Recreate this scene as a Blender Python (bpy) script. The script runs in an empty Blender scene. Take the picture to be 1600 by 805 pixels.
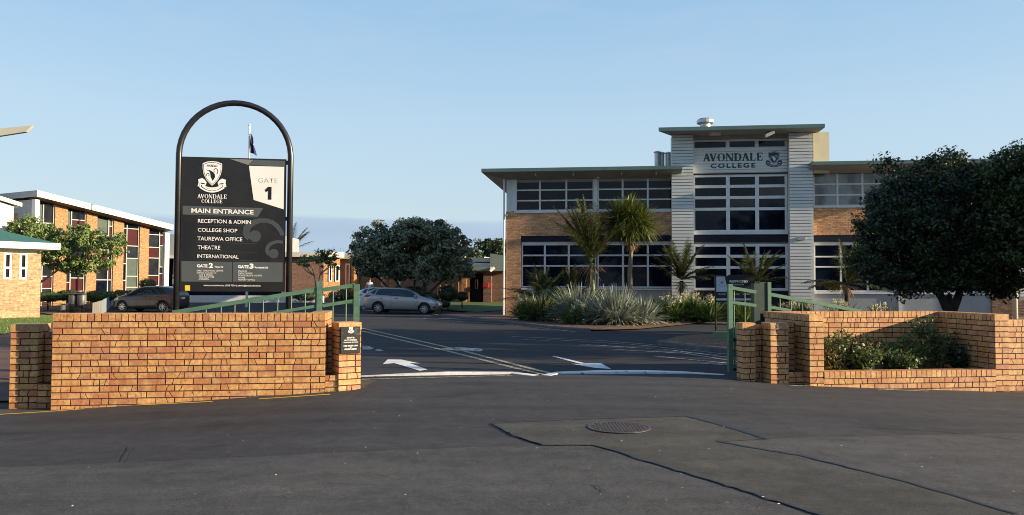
import bpy, bmesh, math, random
import numpy as np
from mathutils import Vector, Matrix
from mathutils.bvhtree import BVHTree
from mathutils.noise import noise as pnoise
R = math.radians
rnd = random.Random(7)
npr = np.random.default_rng(11)
scene = bpy.context.scene
col = scene.collection

# ------------------------------------------------------------------ camera
F = 1208.0; W0 = 1600.0; H0 = 805.0
cam_d = bpy.data.cameras.new('camera'); cam = bpy.data.objects.new('camera', cam_d); col.objects.link(cam)
cam_d.sensor_width = 36; cam_d.lens = 36*F/W0; cam_d.clip_end = 2000; cam_d.clip_start = .05
PITCH = math.atan((445.5-H0/2)/F); ROLL = R(.23)
CM = Matrix.Rotation(R(90)+PITCH, 4, 'X') @ Matrix.Rotation(ROLL, 4, 'Z')
cam.matrix_world = Matrix.Translation((0,0,1.6)) @ CM
scene.camera = cam
EYE = Vector((0,0,1.6)); C3 = CM.to_3x3()
def ray(px, py):
    return (C3 @ Vector(((px-W0/2)/F, -(py-H0/2)/F, -1))).normalized()

# ------------------------------------------------------------------ terrain
def lerp(a,b,t): return a+(b-a)*t
def interp(tab, x):
    if x <= tab[0][0]: return tab[0][1]
    for (a,va),(b,vb) in zip(tab, tab[1:]):
        if x <= b: return lerp(va, vb, (x-a)/(b-a))
    return tab[-1][1]
HW = [(-30,-.5),(-10,-.24),(-6.13,-.10),(-2.6,.09),(-2,.12),(0,.15),(2.8,.16),(3.6,.11),(4.8,.056),(7.75,-.08),(12,-.2),(30,-.3)]
HI = [(11,.13),(14,.12),(25,.08),(36,.04),(43,-.03),(47,.0),(58,.33),(70,.4),(2000,.4)]
def yw(x): return 10.35+(x+6.13)*.146
def h(x, y):
    w = yw(x)
    if y <= w:
        t = max(0,min(1,(y-3.5)/(w-3.5))); return interp(HW,x)*t
    t = min(1,(y-w)/2.5)
    return lerp(interp(HW,x), interp(HI,y), t)
def G(px, py):
    d = ray(px,py); z = 0
    for _ in range(40):
        t = (z-1.6)/min(d.z,-1e-4); p = EYE+d*t; z = lerp(z, h(p.x,p.y), .6)
    return (p.x, p.y)
def at(px, py, Y):
    d = ray(px,py); return EYE + d*(Y/d.y)

# ------------------------------------------------------------------ materials
MATS = {}
def new_mat(name):
    m = bpy.data.materials.new(name); m.use_nodes = True; nt = m.node_tree
    b = nt.nodes['Principled BSDF']; MATS[name] = m
    return m, nt, b
def N(nt, t, **kw):
    n = nt.nodes.new(t)
    for k,v in kw.items(): setattr(n,k,v)
    return n
def mix(nt, fac, a, b, mode='MIX'):
    n = N(nt,'ShaderNodeMix', data_type='RGBA', blend_type=mode)
    for s,v in ((n.inputs[0],fac),(n.inputs[6],a),(n.inputs[7],b)):
        if hasattr(v,'links'): nt.links.new(v,s)
        elif isinstance(v,(tuple,list)): s.default_value = tuple(v)+((1,) if len(v)==3 else ())
        else: s.default_value = v
    return n.outputs[2]
def ramp(nt, fac, stops):
    n = N(nt,'ShaderNodeValToRGB'); e = n.color_ramp.elements
    while len(e) < len(stops): e.new(.5)
    for el,(p,c) in zip(e,stops):
        el.position = p; el.color = (c,c,c,1) if isinstance(c,(int,float)) else tuple(c)+(1,)
    nt.links.new(fac, n.inputs[0]); return n.outputs[0]
def objco(nt, scale=(1,1,1)):
    t = N(nt,'ShaderNodeTexCoord'); m = N(nt,'ShaderNodeMapping'); m.inputs['Scale'].default_value = scale
    nt.links.new(t.outputs['Object'], m.inputs[0]); return m.outputs[0]
def noise(nt, co, scale, detail=4, rough=.55):
    n = N(nt,'ShaderNodeTexNoise'); n.inputs['Scale'].default_value = scale
    n.inputs['Detail'].default_value = detail; n.inputs['Roughness'].default_value = rough
    nt.links.new(co, n.inputs['Vector']); return n.outputs[0]
def bump(nt, b, hgt, strength=.3, dist=.01):
    n = N(nt,'ShaderNodeBump'); n.inputs['Strength'].default_value = strength; n.inputs['Distance'].default_value = dist
    nt.links.new(hgt, n.inputs['Height']); nt.links.new(n.outputs[0], b.inputs['Normal'])
def pm(name, c1, c2=None, scale=6, rough=.6, metal=0, bmp=0, spec=.5, stretch=(1,1,1), coat=0, lo=.35, hi=.65, bd=.01, bscale=None):
    m, nt, b = new_mat(name)
    b.inputs['Roughness'].default_value = rough; b.inputs['Metallic'].default_value = metal
    b.inputs['Specular IOR Level'].default_value = spec; b.inputs['Coat Weight'].default_value = coat
    if c2 is None: c2 = tuple(x*.82 for x in c1)
    co = objco(nt, stretch); n = noise(nt, co, scale)
    f = ramp(nt, n, [(lo,0),(hi,1)])
    nt.links.new(mix(nt, f, c1, c2), b.inputs['Base Color'])
    if bmp: bump(nt, b, noise(nt, co, bscale or scale*3), bmp, bd)
    return m
def leafmat(name, c1, c2, rough=.45, trans=.12, tip=None):
    m, nt, b = new_mat(name)
    g = N(nt,'ShaderNodeNewGeometry')
    f = ramp(nt, g.outputs['Random Per Island'], [(0,c1),(.5,tuple((x+y)/2 for x,y in zip(c1,c2))),(.93,c2)] + ([(1,tip)] if tip else []))
    n = noise(nt, objco(nt), 1.2, 2); v = ramp(nt, n, [(.3,.7),(.7,1.25)])
    c = mix(nt, 1, f, v, 'MULTIPLY')
    nt.links.new(c, b.inputs['Base Color']); b.inputs['Roughness'].default_value = rough
    t = N(nt,'ShaderNodeBsdfTranslucent'); nt.links.new(c, t.inputs[0])
    ms = N(nt,'ShaderNodeMixShader'); ms.inputs[0].default_value = trans
    nt.links.new(b.outputs[0], ms.inputs[1]); nt.links.new(t.outputs[0], ms.inputs[2])
    nt.links.new(ms.outputs[0], nt.nodes['Material Output'].inputs[0])
    return m
def brickmat(name, a, b_, mortar, bw=.24, bh=.086, var=.5, ms=.012):
    """brick texture for distant walls, in object space: x+y along, z up"""
    m, nt, b = new_mat(name)
    t = N(nt,'ShaderNodeTexCoord'); s = N(nt,'ShaderNodeSeparateXYZ'); nt.links.new(t.outputs['Object'], s.inputs[0])
    ad = N(nt,'ShaderNodeMath', operation='ADD'); nt.links.new(s.outputs[0], ad.inputs[0]); nt.links.new(s.outputs[1], ad.inputs[1])
    c = N(nt,'ShaderNodeCombineXYZ'); nt.links.new(ad.outputs[0], c.inputs[0]); nt.links.new(s.outputs[2], c.inputs[1])
    br = N(nt,'ShaderNodeTexBrick'); nt.links.new(c.outputs[0], br.inputs['Vector'])
    br.inputs['Scale'].default_value = 1; br.inputs['Brick Width'].default_value = bw; br.inputs['Row Height'].default_value = bh
    br.inputs['Mortar Size'].default_value = ms; br.inputs['Mortar Smooth'].default_value = .3; br.inputs['Bias'].default_value = 0
    br.inputs['Color1'].default_value = a+(1,); br.inputs['Color2'].default_value = b_+(1,); br.inputs['Mortar'].default_value = mortar+(1,)
    n = noise(nt, c.outputs[0], 9, 3); v = ramp(nt, n, [(.3,1-var*.5),(.7,1+var*.4)])
    nt.links.new(mix(nt,1,br.outputs[0],v,'MULTIPLY'), b.inputs['Base Color']); b.inputs['Roughness'].default_value = .85
    bump(nt, b, br.outputs['Fac'], -.5, .008)
    return m
def glassmat(name, c, rough=.04, spec=.6):
    m, nt, b = new_mat(name)
    n = noise(nt, objco(nt,(1.3,1.3,.8)), 1.1, 2)
    nt.links.new(mix(nt, ramp(nt,n,[(.35,0),(.65,1)]), c, tuple(x*.35 for x in c)), b.inputs['Base Color'])
    b.inputs['Roughness'].default_value = rough; b.inputs['Specular IOR Level'].default_value = spec
    bump(nt, b, noise(nt, objco(nt), 2.5, 1), .04, .01)
    return m
# asphalt with aggregate
def asphalt(name, base, tint, agg=.35, scale=1.0):
    m, nt, b = new_mat(name)
    co = objco(nt)
    big = noise(nt, co, .35*scale, 5, .6); mid = noise(nt, co, 5, 5, .7); fine = noise(nt, co, 95, 3, .7)
    c = mix(nt, ramp(nt,big,[(.35,0),(.68,1)]), base, tint)
    c = mix(nt, 1, c, ramp(nt, mid, [(.28,.72),(.5,1),(.72,1.2)]), 'MULTIPLY')
    sp2 = noise(nt, objco(nt,(.5,1,1)), 1.7, 3, .5); c = mix(nt, 1, c, ramp(nt, sp2, [(.28,.70),(.40,1),(.75,1.06)]), 'MULTIPLY')
    c = mix(nt, 1, c, ramp(nt, fine, [(.35,1-agg),(.6,1),(.75,1+agg*1.6)]), 'MULTIPLY')
    c = mix(nt, 1, c, ramp(nt, noise(nt, co, 34, 3, .75), [(.3,.80),(.5,1),(.7,1.2)]), 'MULTIPLY')
    # streaks along the road
    st = noise(nt, objco(nt,(.12,1.6,1)), 1.3, 4, .6)
    c = mix(nt, 1, c, ramp(nt, st, [(.33,.80),(.66,1.15)]), 'MULTIPLY')
    nt.links.new(c, b.inputs['Base Color']); b.inputs['Roughness'].default_value = .88; b.inputs['Specular IOR Level'].default_value = .25
    bump(nt, b, fine, .35, .004)
    return m
asphalt('asphalt_new', (.066,.066,.069), (.054,.054,.059), .5)
asphalt('asphalt_old', (.104,.103,.099), (.080,.080,.082), .6)
asphalt('asphalt_patch', (.100,.096,.082), (.062,.064,.062), .5, 2.5)
asphalt('asphalt_yard', (.040,.041,.045), (.030,.031,.036), .4)
asphalt('paving_red', (.16,.088,.07), (.11,.07,.06), .2)
pm('tar', (.022,.022,.025), (.034,.034,.036), 20, .55)
def paint(name, c, wear):
    m, nt, b = new_mat(name); co = objco(nt)
    n = noise(nt, co, 14, 6, .75); f = ramp(nt, n, [(wear,1),(wear+.08,0)])
    c2 = mix(nt, ramp(nt, noise(nt,co,3),[(.3,0),(.7,1)]), c, tuple(x*.75 for x in c))
    nt.links.new(mix(nt, f, c2, (.06,.06,.062)), b.inputs['Base Color']); b.inputs['Roughness'].default_value = .7
    return m
paint('paint_white', (.84,.83,.80), .34); paint('paint_white_worn', (.52,.52,.52), .46)
paint('paint_yellow', (.80,.52,.05), .34); paint('paint_yellow_pale', (.42,.37,.24), .42)
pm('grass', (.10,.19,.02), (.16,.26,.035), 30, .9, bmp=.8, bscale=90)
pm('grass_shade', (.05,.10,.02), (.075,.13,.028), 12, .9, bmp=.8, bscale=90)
pm('earth', (.09,.065,.045), (.06,.045,.035), 4, .95, bmp=.6)
pm('mulch', (.22,.12,.06), (.08,.045,.03), 9, .95, bmp=1, bscale=30, bd=.03)
pm('concrete', (.36,.35,.33), (.26,.25,.24), 5, .85, bmp=.2)
pm('concrete_dark', (.12,.115,.11), (.08,.08,.08), 5, .85, bmp=.2)
# glazed clinker brick of the low walls: colour per brick from a mesh attribute, crazed and spotted
m, nt, b = new_mat('wall_brick')
at_ = N(nt,'ShaderNodeAttribute', attribute_name='Col'); co = objco(nt)
n1 = noise(nt, co, 22, 4, .65)
c = mix(nt, ramp(nt,n1,[(.44,0),(.64,.85)]), at_.outputs[0], (.44,.155,.055))
n2 = noise(nt, co, 7, 3, .6)
c = mix(nt, ramp(nt,n2,[(.50,0),(.70,.5)]), c, (.78,.56,.22))
vo = N(nt,'ShaderNodeTexVoronoi', feature='F1'); vo.inputs['Scale'].default_value = 30
dco = N(nt,'ShaderNodeMapping'); dco.inputs['Scale'].default_value = (1,1,1.6); nt.links.new(co,dco.inputs[0]); nt.links.new(dco.outputs[0], vo.inputs['Vector'])
c = mix(nt, ramp(nt, vo.outputs['Distance'], [(.10,.85),(.20,0)]), c, (.12,.055,.035))
wv = N(nt,'ShaderNodeTexVoronoi', feature='DISTANCE_TO_EDGE'); wv.inputs['Scale'].default_value = 6.5
wn = N(nt,'ShaderNodeTexNoise'); wn.inputs['Scale'].default_value = 14; nt.links.new(co, wn.inputs['Vector'])
wa = mix(nt, .07, co, wn.outputs['Color'], 'ADD'); wm = N(nt,'ShaderNodeMapping'); wm.inputs['Scale'].default_value = (.95,.95,.13)
nt.links.new(wa, wm.inputs[0]); nt.links.new(wm.outputs[0], wv.inputs['Vector'])
c = mix(nt, ramp(nt, wv.outputs['Distance'], [(.002,.6),(.006,0)]), c, (.06,.025,.02))
nt.links.new(c, b.inputs['Base Color']); b.inputs['Roughness'].default_value = .5; bump(nt,b,n1,.35,.006)
pm('mortar_dark', (.045,.018,.013), (.075,.034,.025), 20, .95)
pm('brick_top', (.46,.21,.11), (.36,.18,.10), 12, .8, bmp=.3)
brickmat('brick_main', (.74,.38,.17), (.40,.18,.085), (.34,.24,.17))
brickmat('brick_main_right', (.76,.40,.16), (.42,.20,.085), (.28,.19,.13))  # warmer copy of brick_main: grazing sun on the right wing put into its colour
brickmat('brick_orange', (.44,.24,.095), (.31,.15,.06), (.26,.17,.10), var=.9)
brickmat('brick_pale', (.46,.32,.18), (.27,.165,.09), (.36,.26,.16), .3,.075, var=.7)
brickmat('brick_red', (.23,.105,.07), (.15,.075,.05), (.24,.18,.14), var=.8)
pm('white_paint', (.66,.67,.66), (.58,.60,.60), 3, .5)
pm('white_bright', (.70,.68,.62), (.66,.64,.57), 3, .5)
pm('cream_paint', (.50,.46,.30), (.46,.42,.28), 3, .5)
pm('weatherboard_paint', (.60,.62,.60), (.52,.54,.53), 2.5, .55, stretch=(.4,.4,2))
pm('frame_grey', (.40,.41,.38), (.34,.35,.33), 3, .5)
pm('soffit_paint', (.30,.31,.29), (.26,.27,.26), 2, .7)
pm('soffit_timber', (.10,.055,.03), (.07,.04,.025), 6, .6)
pm('teal_fascia', (.11,.20,.175), (.09,.165,.145), 2, .45)
pm('roof_green', (.05,.16,.11), (.04,.13,.09), 4, .5)
pm('roof_white', (.60,.57,.48), (.52,.50,.42), 2, .6)
pm('dark_band', (.008,.010,.022), (.013,.015,.028), 3, .6, spec=.2)
pm('panel_grey', (.30,.33,.34), (.26,.29,.30), 2, .6)
pm('panel_green_grey', (.24,.27,.24), (.21,.24,.21), 2, .6)
glassmat('glass_dark', (.006,.010,.024), .04, .2); glassmat('glass_mid', (.02,.022,.03), .05, .35); glassmat('glass_blind', (.27,.29,.29), .08, .4)
pm('panel_red', (.055,.004,.007), (.038,.003,.005), 2, .35, spec=.12); pm('panel_sage', (.075,.10,.085), (.05,.075,.065), 2, .35, spec=.15)
pm('steel', (.55,.55,.54), (.42,.42,.42), 8, .35, .8)
pm('pipe_steel', (.6,.58,.54), (.42,.41,.40), 8, .4, .6)
pm('black_metal', (.012,.012,.014), (.02,.02,.022), 5, .32, 0, spec=.6)
pm('dark_plastic', (.018,.018,.02), (.03,.03,.03), 5, .6)
pm('gate_green', (.065,.155,.10), (.10,.20,.14), 7, .5, stretch=(1,1,3))
pm('gate_dark_green', (.012,.035,.03), (.02,.045,.035), 6, .5)
pm('sign_black', (.013,.013,.015), (.02,.02,.02), 3, .38)
pm('sign_grey', (.085,.10,.105), (.075,.088,.09), 3, .4)
pm('sign_grey_light', (.22,.235,.22), (.19,.2,.19), 3, .4)
pm('sign_swirl', (.060,.068,.070), (.052,.06,.062), 3, .4)
pm('sign_white', (.80,.80,.78), (.74,.74,.72), 3, .4)
pm('sign_blue_white', (.60,.66,.74), (.55,.6,.68), 3, .4)
pm('letter_white', (.86,.86,.84), (.8,.8,.78), 3, .4)
pm('letter_faint', (.60,.60,.57), (.56,.56,.54), 3, .4)
pm('letter_black', (.008,.009,.014), (.012,.013,.018), 3, .4)
pm('sticker_yellow', (.80,.58,.05), (.75,.52,.04), 3, .5)
pm('bark', (.13,.10,.075), (.07,.055,.045), 12, .9, bmp=.8, stretch=(1,1,.3))
pm('bark_pale', (.28,.23,.17), (.17,.14,.10), 12, .9, bmp=.6, stretch=(1,1,.3))
pm('bark_dark', (.05,.042,.035), (.03,.026,.022), 12, .9, bmp=.8, stretch=(1,1,.3))
pm('palm_sheath', (.22,.26,.06), (.14,.17,.05), 6, .5, stretch=(2,2,.4))
leafmat('leaf_pohutukawa', (.08,.105,.06), (.29,.32,.19), .4, .15, (.46,.48,.36))
leafmat('leaf_light_green', (.08,.135,.035), (.20,.28,.08), .5, .15, (.30,.27,.21))
leafmat('leaf_dark', (.016,.034,.016), (.045,.075,.028), .5, .12, (.10,.14,.05))
leafmat('leaf_dark_mid', (.03,.055,.018), (.07,.10,.03), .5, .15)
leafmat('leaf_hedge', (.04,.075,.02), (.10,.15,.035), .6, .15)
leafmat('leaf_palm', (.05,.075,.015), (.14,.17,.03), .45, .2, (.30,.22,.08))
leafmat('leaf_palm_dark', (.045,.065,.022), (.13,.155,.045), .45, .2, (.26,.18,.08))
leafmat('leaf_dead', (.20,.12,.06), (.32,.21,.11), .8, .1)
leafmat('leaf_flax', (.13,.165,.12), (.34,.38,.30), .45, .2, (.60,.62,.52))
leafmat('leaf_agapanthus', (.06,.11,.025), (.18,.25,.06), .45, .25)
leafmat('flower_cream', (.50,.45,.26), (.72,.66,.46), .6, .3)
leafmat('leaf_rose', (.045,.085,.025), (.14,.22,.055), .5, .25, (.30,.17,.07))
leafmat('leaf_rose_dry', (.06,.085,.025), (.22,.19,.07), .6, .2)
pm('flower_red', (.55,.01,.015), (.42,.01,.012), 20, .5); pm('flower_white', (.75,.75,.7), None, 20, .5)
pm('rose_stem', (.16,.13,.05), (.10,.09,.04), 10, .7)
pm('car_silver', (.36,.35,.35), (.34,.33,.33), 1, .25, .45, coat=.8)
pm('car_graphite', (.075,.062,.062), (.07,.06,.06), 1, .28, .6, coat=.7)
pm('car_white', (.66,.68,.70), (.64,.66,.68), 1, .3, 0, coat=.6)
pm('car_glass', (.012,.016,.022), (.02,.026,.034), 1.5, .03, spec=.8)
pm('tyre', (.014,.014,.014), (.02,.02,.02), 8, .85)
pm('rim_alloy', (.62,.62,.62), (.5,.5,.5), 8, .35, .6)
pm('lamp_red', (.35,.012,.015), (.28,.01,.012), 5, .2); pm('lamp_clear', (.6,.62,.64), (.4,.42,.44), 12, .12, .3)
pm('iron', (.085,.07,.066), (.14,.11,.10), 25, .55, .4, bmp=.5)
pm('skin', (.42,.25,.17), None, 5, .6); pm('shirt_white', (.72,.74,.78), None, 5, .8); pm('trousers', (.35,.38,.44), None, 5, .8); pm('hair', (.03,.02,.015), None, 5, .7)
pm('flag_navy', (.015,.02,.09), (.02,.025,.11), 8, .8); pm('flag_red', (.45,.02,.03), None, 8, .8); pm('flag_white', (.6,.6,.62), None, 8, .8)
pm('fence_blue_grey', (.26,.33,.38), (.22,.28,.33), 4, .6, stretch=(1,1,.3)); pm('fence_cream', (.70,.68,.56), (.6,.58,.48), 4, .6, stretch=(1,1,.3))

# ------------------------------------------------------------------ mesh builder
class MB:
    def __init__(s): s.v=[]; s.f=[]; s.mi=[]; s.c=[]
    def face(s, pts, mi=0, c=None):
        i=len(s.v); s.v+= [tuple(p) for p in pts]; s.f.append(tuple(range(i,i+len(pts)))); s.mi.append(mi); s.c.append(c)
        return s
    def add(s, vs, fs, mi=0, c=None):
        i=len(s.v); s.v+=[tuple(p) for p in vs]
        for f in fs: s.f.append(tuple(i+k for k in f)); s.mi.append(mi); s.c.append(c)
        return s
    def box(s, x0,x1,y0,y1,z0,z1, mi=0, c=None):
        if x0>x1: x0,x1=x1,x0
        if y0>y1: y0,y1=y1,y0
        if z0>z1: z0,z1=z1,z0
        vs=[(x,y,z) for z in (z0,z1) for y in (y0,y1) for x in (x0,x1)]
        return s.add(vs,[(0,2,3,1),(4,5,7,6),(0,1,5,4),(2,6,7,3),(0,4,6,2),(1,3,7,5)],mi,c)
    def prism(s, poly, y0, y1, mi=0, c=None):
        """poly: (x,z) counter-clockwise seen from -y; extruded y0..y1"""
        n=len(poly); vs=[(x,y0,z) for x,z in poly]+[(x,y1,z) for x,z in poly]
        fs=[tuple(range(n)), tuple(range(2*n-1,n-1,-1))]+[(i,i+n,(i+1)%n+n,(i+1)%n) for i in range(n)]
        return s.add(vs,fs,mi,c)
    def hprism(s, poly, z0, z1, mi=0):
        n=len(poly); vs=[(x,y,z0) for x,y in poly]+[(x,y,z1) for x,y in poly]
        fs=[tuple(range(n-1,-1,-1)), tuple(range(n,2*n))]+[(i,(i+1)%n,(i+1)%n+n,i+n) for i in range(n)]
        return s.add(vs,fs,mi)
    def tube(s, pts, rad, n=8, mi=0, cap=True):
        pts=[Vector(p) for p in pts]; rad=rad if isinstance(rad,(list,tuple)) else [rad]*len(pts)
        vs=[]; prev=None
        for i,p in enumerate(pts):
            d=(pts[min(i+1,len(pts)-1)]-pts[max(i-1,0)]).normalized()
            if prev is None:
                a=Vector((0,0,1)) if abs(d.z)<.9 else Vector((1,0,0)); x=d.cross(a).normalized()
            else: x=(prev-d*prev.dot(d)).normalized()
            prev=x; y=d.cross(x)
            for k in range(n):
                t=2*math.pi*k/n; vs.append(p+x*(math.cos(t)*rad[i])+y*(math.sin(t)*rad[i]))
        fs=[(i*n+k,i*n+(k+1)%n,(i+1)*n+(k+1)%n,(i+1)*n+k) for i in range(len(pts)-1) for k in range(n)]
        if cap: fs+= [tuple(range(n-1,-1,-1)), tuple(range((len(pts)-1)*n,len(pts)*n))]
        return s.add(vs,fs,mi)
    def lathe(s, prof, c=(0,0,0), n=20, axis='z', mi=0, cap=True):
        vs=[]
        for r_,z_ in prof:
            for k in range(n):
                t=2*math.pi*k/n; a,b_=r_*math.cos(t),r_*math.sin(t)
                vs.append((c[0]+a,c[1]+b_,c[2]+z_) if axis=='z' else (c[0]+a,c[1]+z_,c[2]+b_))
        m_=len(prof)
        fs=[(i*n+k,i*n+(k+1)%n,(i+1)*n+(k+1)%n,(i+1)*n+k) for i in range(m_-1) for k in range(n)]
        if cap: fs+=[tuple(range(n-1,-1,-1)),tuple(range((m_-1)*n,m_*n))]
        return s.add(vs,fs,mi)
    def build(s, name, mats, parent=None, smooth=False):
        me=bpy.data.meshes.new(name); me.from_pydata(s.v,[],s.f)
        if not isinstance(mats,(list,tuple)): mats=[mats]
        for m_ in mats: me.materials.append(MATS[m_] if isinstance(m_,str) else m_)
        me.polygons.foreach_set('material_index', s.mi)
        if any(c is not None for c in s.c):
            a=me.color_attributes.new('Col','FLOAT_COLOR','CORNER'); buf=[]
            for p,c in zip(s.f,s.c): buf+= (list(c or (1,1,1))+[1])*len(p)
            a.data.foreach_set('color', buf)
        if smooth: me.polygons.foreach_set('use_smooth',[True]*len(me.polygons))
        me.update()
        o=bpy.data.objects.new(name,me); col.objects.link(o)
        if parent is not None: o.parent=parent
        return o
def thing(name,label,cat,loc=(0,0,0),rz=0,group=None):
    o=bpy.data.objects.new(name,None); col.objects.link(o); o.location=loc; o.rotation_euler=(0,0,rz)
    o.empty_display_size=.2; o['label']=label; o['category']=cat
    if group: o['group']=group
    return o
def tag(o,label,cat,group=None,kind=None):
    if label: o['label']=label
    if cat: o['category']=cat
    if group: o['group']=group
    if kind: o['kind']=kind
    return o
def struct(o): o['kind']='structure'; return o
def copy_tree(o,parent=None):
    c=o.copy(); col.objects.link(c)
    if parent is not None: c.parent=parent
    for ch in [x for x in bpy.data.objects if x.parent==o]: copy_tree(ch,c)
    return c
class Fr:
    """a vertical reference frame: x along, y away, z up"""
    def __init__(s,x,y,ang,z=0): s.o=Vector((x,y,z)); s.a=ang; s.d=Vector((math.cos(ang),math.sin(ang),0)); s.n=Vector((-math.sin(ang),math.cos(ang),0))
    def q(s,px,py,v=0):
        r_=ray(px,py); t=((s.o-EYE).dot(s.n)+v)/r_.dot(s.n); p=EYE+r_*t
        return ((p-s.o).dot(s.d), p.z-s.o.z)
    def u(s,px,v=0,py=445): return s.q(px,py,v)[0]
    def z(s,px,py,v=0): return s.q(px,py,v)[1]
    def w(s,u,v,z=0): p=s.o+s.d*u+s.n*v; return Vector((p.x,p.y,s.o.z+z))
    def thing(s,name,label,cat,group=None): return thing(name,label,cat,tuple(s.o),s.a,group)

# ------------------------------------------------------------------ draped sheets
XS=[-400,-200,-120,-80,-60,-50,-44]+[x*1.0 for x in range(-40,41)]+[44,50,60,80,120,200,400]
YS=[-60,-30,-15,-8,-4,-1]+[1+i*.5 for i in range(0,40)]+[21+i*1.5 for i in range(0,33)]+[72,80,100,150,300,600,1200]
def drape(name, poly, off, mat, parent=None):
    bm=bmesh.new(); vs=[bm.verts.new((x,y,0)) for x,y in poly]; f=bm.faces.new(vs); f.normal_update()
    if f.normal.z<0: f.normal_flip()
    x0=min(p[0] for p in poly); x1=max(p[0] for p in poly); y0=min(p[1] for p in poly); y1=max(p[1] for p in poly)
    for ax,cuts,a,b_ in ((0,XS,x0,x1),(1,YS,y0,y1)):
        for c in cuts:
            if a<c<b_:
                co=[0,0,0]; co[ax]=c; no=[0,0,0]; no[ax]=1
                bmesh.ops.bisect_plane(bm,geom=bm.verts[:]+bm.edges[:]+bm.faces[:],plane_co=co,plane_no=no,dist=1e-5)
    bmesh.ops.triangulate(bm,faces=[f for f in bm.faces if len(f.verts)>4])
    for v in bm.verts: v.co.z=h(v.co.x,v.co.y)+off
    me=bpy.data.meshes.new(name); bm.to_mesh(me); bm.free(); me.materials.append(MATS[mat])
    o=bpy.data.objects.new(name,me); col.objects.link(o)
    if parent is not None: o.parent=parent
    return o
def gp(*pts): return [G(*p) for p in pts]
def stripe(name, pts, w, off, mat, parent):
    """a painted line: world-space width w along ground points"""
    P=[Vector(p) for p in pts]; L=[];Rr=[]
    for i,p in enumerate(P):
        d=(P[min(i+1,len(P)-1)]-P[max(i-1,0)]).normalized(); n=Vector((-d.y,d.x))
        L.append(p+n*w/2); Rr.append(p-n*w/2)
    return drape(name,[tuple(p) for p in L+Rr[::-1]],off,mat,parent)

ground=struct(drape('ground',[(-400,-60),(400,-60),(400,1200),(-400,1200)],0,'earth'))
# street in front: newer seal by the wall, older seal nearer the camera
street=struct(drape('street',[(-60,-20),(60,-20),(60,18.5),(9.5,12.55),(7.7,12.5),(4.6,12.1),(4,13.2),(-2,12.45),(-2.2,10.95),(-6.3,10.3),(-60,2.6)],.004,'asphalt_new'))
s1=gp((-60,736),(0,732),(370,717),(740,700),(850,697.5),(930,697),(1110,690),(1200,687.5),(1400,682),(1600,677),(1700,675))
drape('old_seal',[(-40,-15),(-40,s1[0][1]-2)]+s1+[(40,s1[-1][1]+1.5),(40,-15)],.008,'asphalt_old',street)
pt=gp((770,663),(900,657),(1075,652),(1135,668),(1200,688),(1122,692),(1250,714),(1400,751),(1580,803),(1640,822))+gp((1330,822),(1260,801),(1140,762),(1050,735),(930,697.5),(850,698),(800,681))
drape('seal_patch',pt,.012,'asphalt_patch',street)
def jitter(pts,a,n=5):
    out=[]
    for p,q in zip(pts,pts[1:]):
        for i in range(n):
            t=i/n; out.append((lerp(p[0],q[0],t)+rnd.uniform(-a,a),lerp(p[1],q[1],t)+rnd.uniform(-a,a)))
    return out+[pts[-1]]
for pts,w in (([(772,663),(900,657),(1075,652)],.03),([(1075,652),(1135,668),(1200,688)],.07),([(1122,692),(1250,714),(1400,751),(1590,806)],.045),
              ([(770,663),(800,681),(850,698),(930,697.5)],.022),([(930,697.5),(1050,735),(1140,762),(1260,801),(1300,812)],.03)):
    stripe('tar_seam',jitter(gp(*pts),.013,9),w,.016,'tar',street)
# thin cracks
for pts in ([(195,722),(206,700)],[(0,690),(60,682)],[(1330,668),(1480,676),(1600,690)],[(930,760),(944,771)],[(1520,640),(1600,652)]):
    stripe('crack',jitter(gp(*pts),.01,6),.012,.016,'tar',street)
# yellow dashes along the foot of the walls
for pts in ([(-5,649),(60,645),(131,640)],[(213,634),(332,628.5)],[(404,624.5),(516,617)],[(1232,603),(1330,606)],[(566,594),(800,587.5)],[(1370,609),(1450,612)]):
    stripe('yellow_line',gp(*pts),.07,.009,'paint_yellow' if pts[0][0]<500 else 'paint_yellow_pale',street)

# internal road / yard
yard=struct(drape('internal_road',[(-5.8,11.7),(-2.4,12.3),(4,13.2),(9,14.0),(17,15.0),(17,24),(8,31),(4,34.5),(-2,38),(-6,44),(-6.5,60),(-36,60),(-36,40),(-22,27),(-14,18)],.006,'asphalt_yard'))
# markings
for pts in ([(566,518),(700,549.5),(846,585.5)],[(566,513.5),(720,548),(868,586)]):
    stripe('painted_centre_line',gp(*pts),.11,.012,'paint_yellow_pale',yard)
def gpoly(name,pts,mat,off=.012): return drape(name,gp(*pts),off,mat,yard)
gpoly('painted_arrow',[(598,570),(606,562.5),(628,563),(656,569),(640,568.5),(668,578.5),(656,580.5),(630,572.5),(616,568.5)],'paint_white')
gpoly('painted_arrow',[(862,557.5),(872,558.5),(914,568.5),(939,568.5),(955,577.5),(930,576),(893,569.5),(908,570)],'paint_white')
gpoly('painted_letters',[(566,541),(575,541.5),(585,544.5),(580,547),(566,547)],'paint_white_worn')
gpoly('painted_letters',[(585,548),(592,546),(600,548.5),(592,550)],'paint_white_worn')
gpoly('painted_letters',[(690,545),(720,543.5),(755,546),(752,550),(720,549),(700,548)],'paint_white_worn')
for pts in ([(857,531),(1000,540),(1190,560)],[(905,538.5),(1050,548),(1190,566)],[(960,547),(1070,553),(1190,572)],[(1020,557),(1190,571+3)],
            [(1095,569),(1185,574)],[(800,526.5),(940,533),(1100,546),(1190,553.5)],[(815,531),(857,533)],[(1120,497.5-.5),(1030,505)]):
    stripe('painted_bay_line',gp(*pts),.09,.012,'paint_white_worn',yard)
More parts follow.
